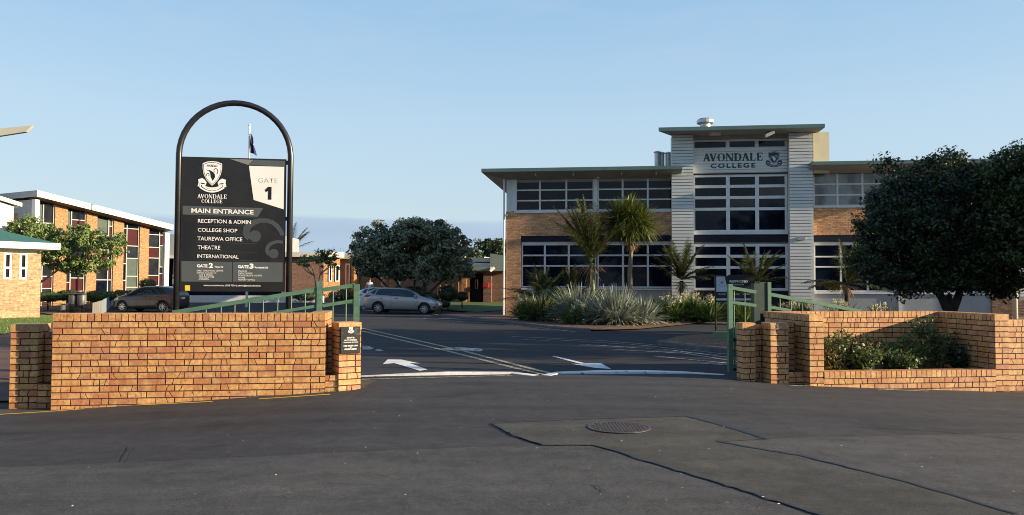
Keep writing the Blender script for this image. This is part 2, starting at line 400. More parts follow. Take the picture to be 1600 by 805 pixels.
for pts in ([(566,497),(660,498),(720,503),(790,507),(900,519)],[(688,498),(800,504),(860,512)],[(640,494),(700,496.5),(760,500)],[(470,473.5),(560,478)],[(300,474),(390,474.5)]):
    stripe('painted_edge_line',gp(*pts),.10,.012,'paint_white_worn',yard)
gpoly('painted_hatch',[(566,480),(600,484),(596,488),(566,485)],'paint_white_worn')

def strip_solid(name, pts, w, hgt, mat, parent=None, z0=-.1, top_b=0, taper=False):
    """kerb-like solid along ground points"""
    mb=MB(); P=[Vector(p) for p in pts]; ring=[]
    PP=[]
    for p,q in zip(P,P[1:]):
        n=max(1,int((q-p).length/.6))
        PP+=[p.lerp(q,i/n) for i in range(n)]
    PP.append(P[-1]); vs=[]
    for i,p in enumerate(PP):
        d=(PP[min(i+1,len(PP)-1)]-PP[max(i-1,0)]).normalized(); n=Vector((-d.y,d.x)); z=h(p.x,p.y); k0=1 if not taper else min(1,.12+min(i,len(PP)-1-i)/2.0)
        for a,zz in ((-.5,z+z0),(-.5,z+hgt*.75*k0),(-.5+.18*top_b,z+hgt*k0),(.5-.18*top_b,z+hgt*k0),(.5,z+hgt*.75*k0),(.5,z+z0)):
            q=p+n*w*a; vs.append((q.x,q.y,zz))
    k=6; m_=len(PP)
    fs=[(i*k+j,(i+1)*k+j,(i+1)*k+(j+1)%k,i*k+(j+1)%k) for i in range(m_-1) for j in range(k)]
    fs+=[tuple(range(k)),tuple(range(m_*k-1,(m_-1)*k-1,-1))]
    mb.add(vs,fs); o=mb.build(name,mat,parent)
    bm=bmesh.new(); bm.from_mesh(o.data); bmesh.ops.recalc_face_normals(bm,faces=bm.faces); bm.to_mesh(o.data); bm.free()
    return o
kerb=strip_solid('kerb',gp((560,588.5),(700,586),(800,584.5),(838,587)),.18,.05,'paint_white',top_b=1,taper=True); struct(kerb)
kerb=strip_solid('kerb',gp((852,587),(870,584.5),(1000,583.5),(1132,586)),.18,.05,'paint_white',top_b=1,taper=True); struct(kerb)
# raised beds and verges
bed_poly=gp((690,494),(790,504),(862,513),(930,518),(1000,516),(1060,510),(1110,504),(1130,500))+[(12,33.4),(17,31),(22,30),(30,38),(24,42),(-.6,42),(-1.5,39),(-4,40),(-4.5,43)]
bed=struct(drape('garden_bed',bed_poly,.05,'mulch'))
drape('asphalt_path',gp((690,493.5),(790,504),(862,513),(930,518),(960,512),(800,496),(790,488),(745,487)),.056,'paving_red',bed)
kb=struct(strip_solid('kerb',gp((690,494.5),(790,504.7),(862,514),(920,518.5)),.15,.11,'concrete_dark',top_b=1))
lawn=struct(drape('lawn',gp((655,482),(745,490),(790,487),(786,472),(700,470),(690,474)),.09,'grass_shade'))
vg=struct(drape('verge',gp((1030,539),(1060,530),(1120,526),(1250,526),(1330,545),(1330,570),(1190,556),(1100,548)),.09,'mulch'))
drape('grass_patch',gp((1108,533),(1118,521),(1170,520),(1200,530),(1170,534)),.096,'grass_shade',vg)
kb=struct(strip_solid('kerb',gp((1030,539.5),(1100,549.5),(1190,557.5),(1330,571)),.14,.13,'concrete_dark',top_b=1))
ll=struct(drape('lawn',gp((-60,524),(8,524),(45,514),(85,506),(110,499),(90,494),(-60,494)),.05,'grass'))
pv=struct(drape('footpath',gp((-60,524.5),(8,524.5),(45,514.5),(85,506.5),(112,499),(185,500))+[(-4.3,11.35),(-6.5,10.9),(-9,10.6),(-14,11)],.03,'paving_red'))
pd=struct(drape('footpath',gp((60,489),(150,489),(190,491),(190,499),(112,499),(95,496)),.045,'paving_red'))

# ------------------------------------------------------------------ low brick walls
WA=math.atan(.146); WF=Fr(*( -.592*10.35, 10.35), WA)
def W(px,v=0,py=520): return WF.u(px,v,py)
PAL=[(.64,.385,.13),(.60,.34,.115),(.66,.41,.15),(.54,.27,.095),(.62,.36,.135),(.47,.215,.095),(.65,.39,.13),(.58,.34,.13),(.52,.29,.14),(.66,.42,.17)]
def bricks(mb, u0,u1,v0,v1,z0,z1, cope=True, seed=1, faces='flrb', par=0):
    """brick box: dark mortar core with one slab per visible brick on every face; par shifts the bond"""
    g=random.Random(seed); e=.007
    mb.box(u0+e,u1-e,v0+e,v1-e,z0,z1-e,1)
    ch=.11 if cope else 0; zc=z1-ch; zc0=zc
    n=int(math.ceil((zc-z0)/.086))
    def pal():
        c=g.choice(PAL); k=g.uniform(.85,1.12); return (c[0]*k*.92,c[1]*k*.89,c[2]*k*1.05)
    def run(a0,a1,face,za,zb,step,off):
        a=a0-off
        while a<a1-.004:
            b_=min(a+step,a1); s_=max(a,a0)
            if b_-s_>.012:
                lo=s_+(.0075 if s_>a0 else 0); hi=b_-(.0075 if b_<a1 else 0); j=g.uniform(-.0015,.0015)
                c=pal()
                if face=='f':
                    if hi-lo>.15 and g.random()<.62:
                        m_=lerp(lo,hi,g.choice((.3,.4,.5,.62,.72))); sl_=g.uniform(-.022,.022); k2=m_+sl_*g.uniform(-.6,.6); q2=.0058; zm=lerp(za,zb,g.uniform(.35,.65)); c2=pal() if g.random()<.4 else tuple(x*g.uniform(.94,1.05) for x in c)
                        mb.prism([(lo,za),(m_+sl_-q2,za),(k2-q2,zm),(m_-sl_-q2,zb),(lo,zb)],v0+j,v0+.03,0,c); mb.prism([(m_+sl_+q2,za),(hi,za),(hi,zb),(m_-sl_+q2,zb),(k2+q2,zm)],v0+j,v0+.03,0,c2)
                    else: mb.box(lo,hi,v0+j,v0+.03,za,zb,0,c)
                elif face=='b': mb.box(lo,hi,v1-.03,v1-j,za,zb,0,c)
                elif face=='l': mb.box(u0+j,u0+.03,lo,hi,za,zb,0,c)
                else: mb.box(u1-.03,u1-j,lo,hi,za,zb,0,c)
            a+=step if g.random()>.22 else step/2
    for k in range(n):
        zb=zc-k*.086-.007; za=zb-.071
        for f in faces:
            a0,a1=(u0,u1) if f in 'fb' else (v0+.031,v1-.031)
            run(a0,a1,f,za,zb,.24,(.12 if (k+par)%2 else 0)+(.0 if f in 'fb' else .12))
    if cope:
        a,w=(u0,u1-u0) if (u1-u0)>=(v1-v0) else (v0,v1-v0)
        m_=max(1,round(w/.086)); st=w/m_
        for k in range(m_):
            lo=a+k*st+(.006 if k else 0); hi=a+(k+1)*st-(.006 if k<m_-1 else 0); c=pal(); j=g.uniform(-.002,.002)
            if (u1-u0)>=(v1-v0): mb.box(lo,hi,v0-.006+j,v1+.006,zc+.006,z1,0,c)
            else: mb.box(u0-.006+j,u1+.006,lo,hi,zc+.006,z1,0,c)
BM=['wall_brick','mortar_dark']
lw=WF.thing('brick_wall','long low golden brick wall under the big school sign, left of the driveway','brick wall','low brick boundary walls')
ztop=WF.z(85,490); uR=W(508)
mb=MB(); bricks(mb,0,uR,0,.23,-.5,ztop,seed=3); mb.build('wall_panel',BM,lw)
mb=MB(); bricks(mb,uR-.23,uR,.245,1.25,-.5,ztop-.002,seed=4,faces='lrb'); mb.build('return_wall',BM,lw)
# far left pier and the recessed links
mb=MB(); bricks(mb,W(17,.2),W(60,.2),.2,.56,-.6,WF.z(30,507,.2),seed=5); mb.build('pier',BM,lw)
mb=MB(); bricks(mb,W(61,.2),-.008,.38,.60,-.6,WF.z(70,519,.38),cope=False,seed=6,faces='f'); mb.build('link_wall',BM,lw)
mb=MB(); bricks(mb,W(61,.2),-.008,.2,.372,-.6,WF.z(70,600,.2),cope=False,seed=7,faces='f'); mb.build('link_wall',BM,lw)
# right-hand pier, turned towards the drive
mb=MB(); bricks(mb,uR+.008,W(524),.34,.55,-.4,WF.z(520,511,.34),cope=False,seed=8,faces='f'); mb.build('link_wall',BM,lw)
mb=MB(); bricks(mb,uR+.008,W(530),.02,.332,-.4,WF.z(515,586,.02),cope=False,seed=9,faces='f'); mb.build('link_wall',BM,lw)
pc=WF.w(W(530),-.0); pf=Fr(pc.x,pc.y,R(30)); gp1=pf.thing('brick_pier','short turned brick pier holding a black notice at the left of the driveway','brick pier','brick gate piers')
pw=pf.u(565); ptop=pf.z(545,504)
mb=MB(); bricks(mb,0,pw,0,.34,-.4,ptop,seed=10); mb.build('shaft',BM,gp1)
# planter on the right
rw=WF.thing('brick_planter','golden brick planter wall with rose bed to the right of the driveway','brick planter','low brick boundary walls')
uA,uB,uC,uD=W(1265),W(1287),W(1555),W(1576); zt=WF.z(1420,486.5,1.35)
D0=1.3
mb=MB(); bricks(mb,uA,uB,0,D0+.2,-.5,zt,seed=13,faces='flr'); mb.build('end_wall',BM,rw)
mb=MB(); bricks(mb,uB+.006,uC-.006,D0,D0+.2,-.5,zt,seed=14,faces='fb'); mb.build('back_wall',BM,rw)
mb=MB(); bricks(mb,uC,uD,0,D0+.2,-.5,zt,seed=16,faces='flr'); mb.build('end_wall',BM,rw)
mb=MB(); bricks(mb,uB+.003,uC-.003,0.0,.2,-.5,WF.z(1400,579.5),seed=17,faces='f'); mb.build('front_wall',BM,rw)
mb=MB(); mb.box(uB,uC,.2,D0,-.3,WF.z(1400,579.5)-.08); mb.build('soil','earth',rw)
ew=WF.thing('brick_wall','lower brick wall running on beyond the rose planter at the right edge','brick wall','low brick boundary walls')
mb=MB(); bricks(mb,uD+.012,uD+4.2,.02,.25,-.7,WF.z(1590,500),seed=18,faces='fb'); mb.build('wall_panel',BM,ew)
# right gate piers
uP0,uP1=W(1204,.17),W(1232,.17)
rp=WF.thing('brick_pier','brick pier with chalked letters beside the planter at the right of the drive','brick pier','brick gate piers')
pz=WF.z(1210,505.5)
mb=MB(); bricks(mb,uP0,uP1,.17,.48,-.4,pz,seed=19); mb.build('shaft',BM,rp)
mb=MB(); bricks(mb,uP1+.006,uA-.006,.44,.64,-.4,pz-.0,cope=False,seed=20,faces='f'); mb.build('link_wall',BM,rp)
mb=MB(); bricks(mb,uP1+.006,uA-.006,.18,.332,-.4,WF.z(1245,583),cope=False,seed=21,faces='f'); mb.build('link_wall',BM,rp)
rp2=WF.thing('brick_pier','narrow shaded brick pier at the gate hinge, left of the chalked pier','brick pier','brick gate piers')
mb=MB(); bricks(mb,W(1161,.36),W(1180,.36),.36,.6,-.4,WF.z(1170,505,.28),seed=22); mb.build('shaft',BM,rp2)
mb=MB(); bricks(mb,W(1180,.36)+.008,uP0-.008,.48,.6,-.4,WF.z(1170,507,.3),cope=False,seed=23,faces='f'); mb.build('link_wall',BM,rp2)

# ------------------------------------------------------------------ text and emblems
def text_mesh(s, bold=0.0, space=1.0):
    cu=bpy.data.curves.new('t','FONT'); cu.body=s; cu.size=1; cu.offset=bold; cu.space_character=space; cu.resolution_u=3; cu.fill_mode='FRONT'
    o=bpy.data.objects.new('t',cu); col.objects.link(o); dg=bpy.context.evaluated_depsgraph_get(); dg.update()
    me=bpy.data.meshes.new_from_object(o.evaluated_get(dg)); bpy.data.objects.remove(o); bpy.data.curves.remove(cu)
    return me
def text(parent, name, s, mat, x0, x1, z0, z1, y, bold=.0, space=1.0, slope=0, mirror=False):
    """letters filling the box x0..x1, z0..z1 on the plane y (facing -y)"""
    me=text_mesh(s,bold,space); n=len(me.vertices); a=np.empty(n*3); me.vertices.foreach_get('co',a); a=a.reshape(n,3)
    mn=a.min(0); mx=a.max(0); k=(a-mn)/np.maximum(mx-mn,1e-6)
    out=np.stack([x0+k[:,0]*(x1-x0), np.full(n,y), z0+k[:,1]*(z1-z0)+slope*k[:,0]*(x1-x0)],1)
    me.vertices.foreach_set('co',out.ravel()); me.materials.clear(); me.materials.append(MATS[mat]); me.update()
    o=bpy.data.objects.new(name,me); col.objects.link(o); o.parent=parent; return o
SER={'A':([(0,0,.28,0,.05),(.62,0,1,0,.05),(.13,0,.46,1,.09),(.46,1,.83,0,.18),(.25,.36,.68,.36,.06)],.0),
 'V':([(0,1,.36,1,.05),(.66,1,1,1,.05),(.17,1,.54,0,.18),(.54,0,.85,1,.08)],0),
 'N':([(0,1,.25,1,.05),(0,0,.28,0,.05),(.72,1,1,1,.05),(.13,0,.13,1,.08),(.13,1,.85,0,.18),(.86,0,.86,1,.08)],0),
 'L':([(0,0,.8,0,.06),(0,1,.42,1,.05),(.2,0,.2,1,.19),(.82,0,.82,.3,.07)],0),
 'E':([(0,0,.84,0,.06),(0,1,.82,1,.06),(.2,0,.2,1,.19),(.84,0,.84,.28,.07),(.82,.74,.82,1,.07),(.2,.52,.6,.52,.06),(.6,.38,.6,.66,.06)],0),
 'D':([(0,0,.5,0,.06),(0,1,.5,1,.06),(.2,0,.2,1,.19)],1),'O':([],2),
 'C':([(.86,.68,.86,.98,.07)],3),'G':([(.80,0.02,.80,.42,.17),(.56,.42,1,.42,.05),(.84,.7,.84,.98,.07)],3)}
def serif(parent,name,s,mat,x0,x1,z0,z1,y,wt=1.0):
    mb=MB(); hh=z1-z0; wd={'A':.98,'V':.95,'O':1.0,'N':1.0,'D':.98,'L':.8,'E':.82,'C':.92,'G':1.0}
    kern={'AV':-.22,'DA':-.06,'AL':-.02}; kp=[kern.get(a_+b_,0)+.10 for a_,b_ in zip(s,s[1:])]+[0]; tot=sum(wd[c] for c in s)+sum(kp); k=(x1-x0)/tot; x=x0; t=0
    for ci,c in enumerate(s):
        w=wd[c]*k; st,kind=SER[c]
        P=lambda a,b_: (x+a*w, y-.0004*(t%7), z0+b_*hh)
        for (a,b_,a2,b2,wi) in st:
            t+=1; wi*=wt
            A=Vector((a*w,b_*hh)); B=Vector((a2*w,b2*hh)); d=(B-A).normalized(); n=Vector((-d.y,d.x))*wi*hh*.5
            if abs(d.x)>.99: A.y=min(max(A.y,wi*hh*.5),hh-wi*hh*.5); B.y=A.y
            elif abs(d.y)<.99:  n=Vector((wi*hh*.56,0))
            q=[A+n,A-n,B-n,B+n]; 
            mb.face([(x+p.x,y-.0003*(t%7),z0+p.y) for p in q])
        if kind:
            t+=1; m_=20; 
            a0,a1={1:(-90,90),2:(0,360),3:(38,322)}[kind]; cx=.44*w if kind==1 else .5*w; rx=.5*w if kind!=1 else .54*w
            for i in range(m_):
                qs=[]
                for j in (i,i+1):
                    th=R(lerp(a0,a1,j/m_)); tk=(.055+.135*abs(math.cos(th)))*wt
                    for s_ in (0,1):
                        rr_x=rx-(tk*hh if s_ else 0); rr_z=.5*hh*(1.02)-((.05+.03*abs(math.cos(th)))*hh if s_ else 0)
                        qs.append((x+cx+rr_x*math.cos(th), y-.0003*(t%7), z0+.5*hh+rr_z*math.sin(th)))
                mb.face([qs[0],qs[1],qs[3],qs[2]])
        x+=w+kp[ci]*k
    # orient all faces to -y
    o=mb.build(name,mat,parent); bm=bmesh.new(); bm.from_mesh(o.data)
    for f in bm.faces:
        f.normal_update()
        if f.normal.y>0: f.normal_flip()
    bm.to_mesh(o.data); bm.free(); return o
def flat(mb, pts, y, mi=0):
    """polygon (x,z) on plane y facing -y"""
    a=sum(p[0]*q[1]-q[0]*p[1] for p,q in zip(pts,pts[1:]+pts[:1]))
    if a<0: pts=pts[::-1]
    mb.face([(x,y,z) for x,z in pts],mi)
def shield(w,hh,cx,cz,s=1):
    pts=[(-.5,.42),(-.25,.5),(0,.52),(.25,.5),(.5,.42),(.5,.2),(.44,-.05),(.3,-.28),(.13,-.44),(0,-.53),(-.13,-.44),(-.3,-.28),(-.44,-.05),(-.5,.2)]
    return [(cx+x*w*s,cz+z*hh*s) for x,z in pts]
def emblem(parent,name,cx,cz,w,hh,y,mats,word=True):
    """shield with a long-beaked bird above a ribbon scroll; mats = light, dark"""
    mb=MB(); zc=cz+.14*hh; sw,sh=w*.78,hh*.78
    flat(mb,shield(sw*1.0,sh,cx,zc),y,0); flat(mb,shield(sw,sh,cx,zc,.92),y-.0012,1); flat(mb,shield(sw,sh,cx,zc,.87),y-.0024,0)
    B=[(-.30,.16),(-.17,.12),(-.12,.14),(-.05,.10),(.06,.04),(.13,-.06),(.14,-.16),(.08,-.26),(.02,-.33),(.0,-.27),(-.06,-.18),(-.08,-.06),(-.10,.03),(-.14,.08),(-.18,.09)]
    flat(mb,[(cx+x*sw*1.1,zc+z*sh) for x,z in B],y-.0036,1)
    def curl(x0,z0,r0,turn,a0,sgn=1,th=.03):
        n=14
        L=[]
        for i in range(n+1):
            a=R(a0+sgn*turn*i/n); r_=r0*(1-.72*i/n); L.append((x0+r_*math.cos(a),z0+r_*math.sin(a),a,th*(1-.3*i/n)))
        for p,q in zip(L,L[1:]):
            f=lambda t,s_: (cx+(t[0]+s_*t[3]*math.cos(t[2]))*sw, zc+(t[1]+s_*t[3]*math.sin(t[2]))*sh)
            flat(mb,[f(p,-.5),f(p,.5),f(q,.5),f(q,-.5)],y-.0036,1)
    curl(.16,.10,.15,330,-60,1,.035); curl(-.20,-.08,.10,300,200,-1,.03)
    # ribbon: central arc with folded ends
    def band(x0,x1,zz,th,sag,mi,yy,n=12):
        for i in range(n):
            a,b_=i/n,(i+1)/n; xa,xb=lerp(x0,x1,a),lerp(x0,x1,b_); za=zz-sag*(1-(2*a-1)**2); zb=zz-sag*(1-(2*b_-1)**2)
            flat(mb,[(cx+xa*w,cz+(za-th/2)*hh),(cx+xb*w,cz+(zb-th/2)*hh),(cx+xb*w,cz+(zb+th/2)*hh),(cx+xa*w,cz+(za+th/2)*hh)],yy,mi)
    for s_ in (-1,1):
        flat(mb,[(cx+s_*x*w,cz+z*hh) for x,z in ((.30,-.08),(.40,-.03),(.56,-.07),(.54,-.18),(.58,-.30),(.44,-.34),(.26,-.27),(.22,-.17))],y-.001,0)
        flat(mb,[(cx+s_*x*w,cz+z*hh) for x,z in ((.50,-.20),(.42,-.18),(.30,-.20),(.27,-.23),(.40,-.225))],y-.002,1)
    band(-.5,.5,-.27,.17,.15,0,y-.003); band(-.43,.43,-.285,.07,.135,1,y-.0042); band(-.40,.40,-.287,.045,.13,0,y-.0054,13)
    o=mb.build(name,mats,parent)
    if word: text(parent,'lettering','AVONDALE',mats[1],cx-.28*sw,cx+.28*sw,zc+.27*sh,zc+.37*sh,y-.004,.01)
    return o

# ------------------------------------------------------------------ the big entrance sign
SF=Fr(*(at(275,480,11.5).xy), WA); SF.o.z=0
sg=SF.thing('entrance_sign','tall black school directory sign hung in an arched black tube frame','sign')
xr=SF.u(452,0,400); rr=xr/2; za=SF.z(363,163)-rr+.02
pts=[(0,0,-.3),(0,0,za)]+[(rr-rr*math.cos(R(a)),0,za+rr*math.sin(R(a))) for a in range(8,180,8)]+[(xr,0,za),(xr,0,-.3)]
mb=MB(); mb.tube(pts,.044,14); mb.build('arch_frame','black_metal',sg,True)
px0,pz1=SF.q(285,245); px1,_=SF.q(447.5,254); _,pz0=SF.q(300,455.5)
pw_,ph_=px1-px0,pz1-pz0
mb=MB(); mb.box(px0,px1,-.02,.02,pz0,pz1); bd=mb.build('sign_board','sign_black',sg)
mb=MB()
for zz in (pz1-.05,pz0+ph_*.55,pz0+.5):
    for a,b_ in ((.03,px0+.02),(px1-.02,xr-.03)): mb=MB(); mb.box(a,b_,-.012,.012,zz-.03,zz+.03); mb.build('bracket','black_metal',sg)
yb=-.022
def S(px,py):  # photo pixel -> board coordinates
    return SF.q(px,py,-.022)
def Sz(zx,zy,oy): return S(280+zx/8.947,oy+zy/8.944)
def spoly(pts,oy,mat,name,y=yb): 
    mb=MB(); flat(mb,[Sz(a,b_,oy) for a,b_ in pts],y); return mb.build(name,mat,bd)
spoly([(975,172),(1468,188),(1460,780),(1040,648)],240,'sign_white','panel')
spoly([(700,72),(1035,88),(965,160)],240,'sign_grey_light','panel')
spoly([(1035,88),(1478,104),(1478,186),(975,160)],240,'sign_grey','panel',yb-.001)
spoly([(48,14),(1172,48),(1100,168),(48,136)],320,'sign_grey','panel')
spoly([(30,72),(742,84),(742,362),(30,358)],400,'sign_grey','panel')
spoly([(752,84),(1446,92),(1446,364),(752,362)],400,'sign_grey','panel')
spoly([(80,410),(152,412),(152,486),(80,484)],400,'sticker_yellow','sticker',yb-.001)
def stext(s,x0,x1,ytop,ybot,oy,mat='letter_white',bold=.02,slope_px=0,space=1,y=yb-.003):
    a=Sz(x0,ybot,oy); b_=Sz(x1,ybot+slope_px,oy); c=Sz(x0,ytop,oy)
    return text(bd,'lettering',s,mat,a[0],b_[0],a[1],c[1],y,bold,space,(b_[1]-a[1])/(b_[0]-a[0]))
stext('GATE',1112,1380,340,405,240,'letter_faint',-.012,8,1.1)
# numeral one
mb=MB(); flat(mb,[Sz(a,b_,240) for a,b_ in ((1198,510),(1245,466),(1292,466),(1290,645),(1243,645),(1245,520),(1215,540))],yb-.003); mb.build('numeral','letter_black',bd)
a=Sz(255,625,240); b_=Sz(668,630,240); c_=Sz(255,566,240); serif(bd,'lettering','AVONDALE','letter_white',a[0],b_[0],a[1],c_[1],yb-.003)
a=Sz(312,690,240); b_=Sz(605,694,240); c_=Sz(312,640,240); serif(bd,'lettering','COLLEGE','letter_white',a[0],b_[0],a[1],c_[1],yb-.003)
a=Sz(462,335,240); l=Sz(285,540,240); r_=Sz(640,130,240)
emblem(bd,'emblem',a[0],a[1],r_[0]-l[0],r_[1]-l[1],yb-.002,['letter_white','letter_black'])
stext('MAIN ENTRANCE',170,1040,48,112,320,bold=.022,slope_px=26)
for s,x0,x1,y0,y1,sl in (('RECEPTION & ADMIN',262,1003,198,252,20),('COLLEGE SHOP',260,812,324,376,14),('TAUREWA OFFICE',255,882,444,498,14),('THEATRE',258,574,568,622,6),('INTERNATIONAL',252,832,692,742,12)):
    stext(s,x0,x1,y0,y1,320,bold=.008,slope_px=sl)
mb=MB()
for y0 in (164,286,408,530,652,770):
    p=Sz(255,y0,320); q=Sz(1092,y0+14,320); flat(mb,[(p[0],p[1]-.002),(q[0],q[1]-.002),(q[0],q[1]+.0025),(p[0],p[1]+.0025)],yb-.001)
mb.build('rule_lines','sign_swirl',bd)
# koru swirls
def koru(cx,cy,r1,r2,pts_outer,bulb):
    mb=MB()
    L=[]
    for (x,y_,wd) in pts_outer: L.append((Sz(x,y_,320),wd/8.94/118))
    for i,((p,w1),(q,w2)) in enumerate(zip(L,L[1:])):
        d=Vector((q[0]-p[0],q[1]-p[1])).normalized()
        pr=L[i-1][0] if i else p; nx=L[i+2][0] if i+2<len(L) else q
        d1=Vector((q[0]-pr[0],q[1]-pr[1])).normalized(); d2=Vector((nx[0]-p[0],nx[1]-p[1])).normalized()
        n1=Vector((-d1.y,d1.x))*w1/2; n2=Vector((-d2.y,d2.x))*w2/2; P=Vector(p); Q=Vector(q)
        flat(mb,[tuple(P+n1),tuple(P-n1),tuple(Q-n2),tuple(Q+n2)],yb-.0012)
    bx,by,br=bulb; c=Sz(bx,by,320); r_=br/8.94/112
    flat(mb,[(c[0]+r_*math.cos(R(a)),c[1]+r_*math.sin(R(a))) for a in range(0,360,15)],yb-.0016)
    return mb.build('swirl','sign_swirl',bd)
def arcpts(cx,cy,rx,ry,a0,a1,w0,w1,n=22):
    return [(cx+rx*math.cos(R(lerp(a0,a1,i/n))),cy-ry*math.sin(R(lerp(a0,a1,i/n))),lerp(w0,w1,i/n)) for i in range(n+1)]
koru(0,0,0,0,[(1448,430,60),(1420,370,70),(1370,300,75),(1300,245,72),(1220,222,70),(1130,222,75),(1050,245,90),(980,285,105),(945,330,112),(935,385,112),(950,435,105),(985,470,95)],(1060,440,88))
koru(0,0,0,0,[(1450,525,48),(1380,515,50),(1310,530,55),(1255,565,60),(1228,610,62),(1232,660,62),(1260,700,60)],(1320,685,72))
# lower panel lettering
stext('GATE',246,396,116,160,400,bold=.05,slope_px=3); stext('2',412,474,98,170,400,bold=.05); stext('Victor St',492,616,140,166,400,bold=.03,slope_px=2)
stext('GATE',820,972,128,172,400,bold=.05,slope_px=3); stext('3',982,1040,106,180,400,bold=.05); stext('Rosebank Rd',1056,1242,148,174,400,bold=.03,slope_px=3)
for i,(s,x0,x1) in enumerate((('EARLY CHILDHOOD CENTRE',246,615),('SERVICE ACCESS TO',246,518),('- ART & DESIGN',262,474),('- HORTICULTURE',262,490),('- CANTEEN',262,418))):
    stext(s,x0,x1,194+29.5*i,217+29.5*i,400,bold=.0,slope_px=2)
for i,(s,x0,x1) in enumerate((('STADIUM',822,944),('TURF COMPLEX',822,1026),('SPORTS FIELDS & COURTS',822,1156),('WHARE',822,922),('PROPERTY OFFICE',822,1056))):
    stext(s,x0,x1,202+30*i,224+30*i,400,bold=.0,slope_px=2)
stext('www.avcol.school.nz | 828 7024 | admin@avcol.school.nz',340,1138,398,428,400,bold=.012,slope_px=6)

# black notice on the left pier
nf=Fr(*(pf.w(0,-.02).xy),pf.a); nt_=nf.thing('notice_board','small black staff entry notice screwed to the turned brick pier','notice')
def NQ(zx,zy): return nf.q(500+zx/11.5,490+zy/11.5)
a=NQ(372,722); b_=NQ(718,722); c_=NQ(372,240)
nw0,nw1,nz0,nz1=a[0],b_[0],a[1],c_[1]
mb=MB(); mb.box(nw0,nw1,-.006,.012,nz0,nz1); nb=mb.build('board','sign_black',nt_)
def ntext(s,x0,x1,y0,y1,bold):
    p=NQ(x0,y1); q=NQ(x1,y0); text(nb,'lettering',s,'letter_white',p[0],q[0],p[1],q[1],-.009,bold)
ntext('STAFF &',478,618,418,450,.02); ntext('AUTHORISED',432,664,460,492,.02); ntext('VISITOR ENTRY',416,682,502,532,.02)
ntext('NO PICK UPS',422,672,562,596,.06); ntext('OR',534,566,600,614,.03); ntext('DROP-OFFS',438,654,622,656,.06)
p=NQ(552,300); q=NQ(600,260); emblem(nb,'emblem',p[0],p[1]-.0,(q[0]-p[0])*1.9,.085,-.0075,['letter_white','letter_black'],False)
mb=MB()
for (cx,cy,r1,a0,a1) in ((668,320,50,60,300),):
    for i in range(12):
        f=lambda t,k: NQ(cx+(r1+k)*math.cos(R(t)),cy-(r1+k)*math.sin(R(t)))
        t0,t1=lerp(a0,a1,i/12),lerp(a0,a1,(i+1)/12); flat(mb,[f(t0,-12),f(t0,12),f(t1,12),f(t1,-12)],-.0075)
for cx,cy,r1 in ((690,362,24),(650,310,16)): flat(mb,[NQ(cx+r1*math.cos(R(t)),cy-r1*math.sin(R(t))) for t in range(0,360,20)],-.0078)
mb.build('swirl','sign_swirl',nb)
mb=MB()
for cx,cy in ((405,350),(405,655),(695,655)):
    p=NQ(cx,cy); mb=MB(); mb.box(p[0]-.004,p[0]+.004,-.009,-.006,p[1]-.004,p[1]+.004); mb.build('screw','steel',nb)
# chalk marks on the right pier
text(rp,'chalk_marks','LEE','concrete',uP0+.03,uP1-.04,pz-.10,pz-.02,.158,-.01)

# ------------------------------------------------------------------ gates
def bar(mb,p,q,v,wd,th): # flat rectangular rail in gate plane
    P=Vector((p[0],p[1]));Q=Vector((q[0],q[1])); d=(Q-P).normalized(); n=Vector((-d.y,d.x))*wd/2
    poly=[P-n,Q-n,Q+n,P+n]; mb.prism([tuple(x) for x in poly],v-th/2,v+th/2)
GV=.95
gt=WF.thing('steel_gate','green steel gate with a sloping top rail, folded open behind the left wall','gate','green steel driveway gates')
q=lambda px,py,v=GV: WF.q(px,py,v)
mb=MB(); bar(mb,q(499.5,439),(q(499.5,439)[0],-.1),GV,.075,.075); mb.build('post','gate_green',gt)
mb=MB(); bar(mb,(q(557.5,444)[0],q(557.5,444)[1]),(q(557.5,444)[0],.12),GV,.085,.06); mb.build('stile','gate_green',gt)
for a_,b_,w_ in ((q(504,453),q(553,446),.06),(q(504,478),q(553,470),.05),(q(504,588),q(553,588),.05)): mb=MB(); bar(mb,a_,b_,GV,w_,.045); mb.build('rail','gate_green',gt)
for a_,b_,w_ in ((q(270,488.5),q(496,452.5),.06),(q(395,494.5),q(496,478),.045)): mb=MB(); bar(mb,a_,b_,GV,w_,.045); mb.build('sloping_rail','gate_green',gt)
for px,py in ((520.5,452),(541,449)):
    mb=MB(); u_,z_=q(px,py); mb.tube([(u_,GV,z_),(u_,GV,.15)],.010,6); mb.build('baluster','gate_green',gt)
for px in (322,345.5,367,389.5,411.5,434,455.5,477): 
    mb=MB(); u_,z_=q(px,452.5+(496-px)*.1593); mb.tube([(u_,GV,z_),(u_,GV,.5)],.010,6); mb.build('baluster','gate_green',gt)
gr=WF.thing('steel_gate','green and dark steel gate standing open against the right brick piers','gate','green steel driveway gates')
v2=.75; q=lambda px,py,v=.75: WF.q(px,py,v)
u_=q(1140.5,443)[0]
mb=MB(); bar(mb,(u_,q(1140,444)[1]),(u_,.22),v2,.075,.06); mb.build('stile','gate_green',gr)
for a_,b_,w_ in ((q(1144,450),q(1181,456.5),.055),(q(1144,472.5),q(1181,477.5),.05)): mb=MB(); bar(mb,a_,b_,v2,w_,.045); mb.build('rail','gate_green',gr)
for y_ in (531,577): mb=MB(); bar(mb,q(1144,y_),q(1166,y_),v2,.05,.04); mb.build('lower_rail','gate_dark_green',gr)
for px in (1147,1163.5):
    mb=MB(); u2,z_=q(px,452); mb.tube([(u2,v2,z_),(u2,v2,.3)],.009,6); mb.build('baluster','gate_green',gr)
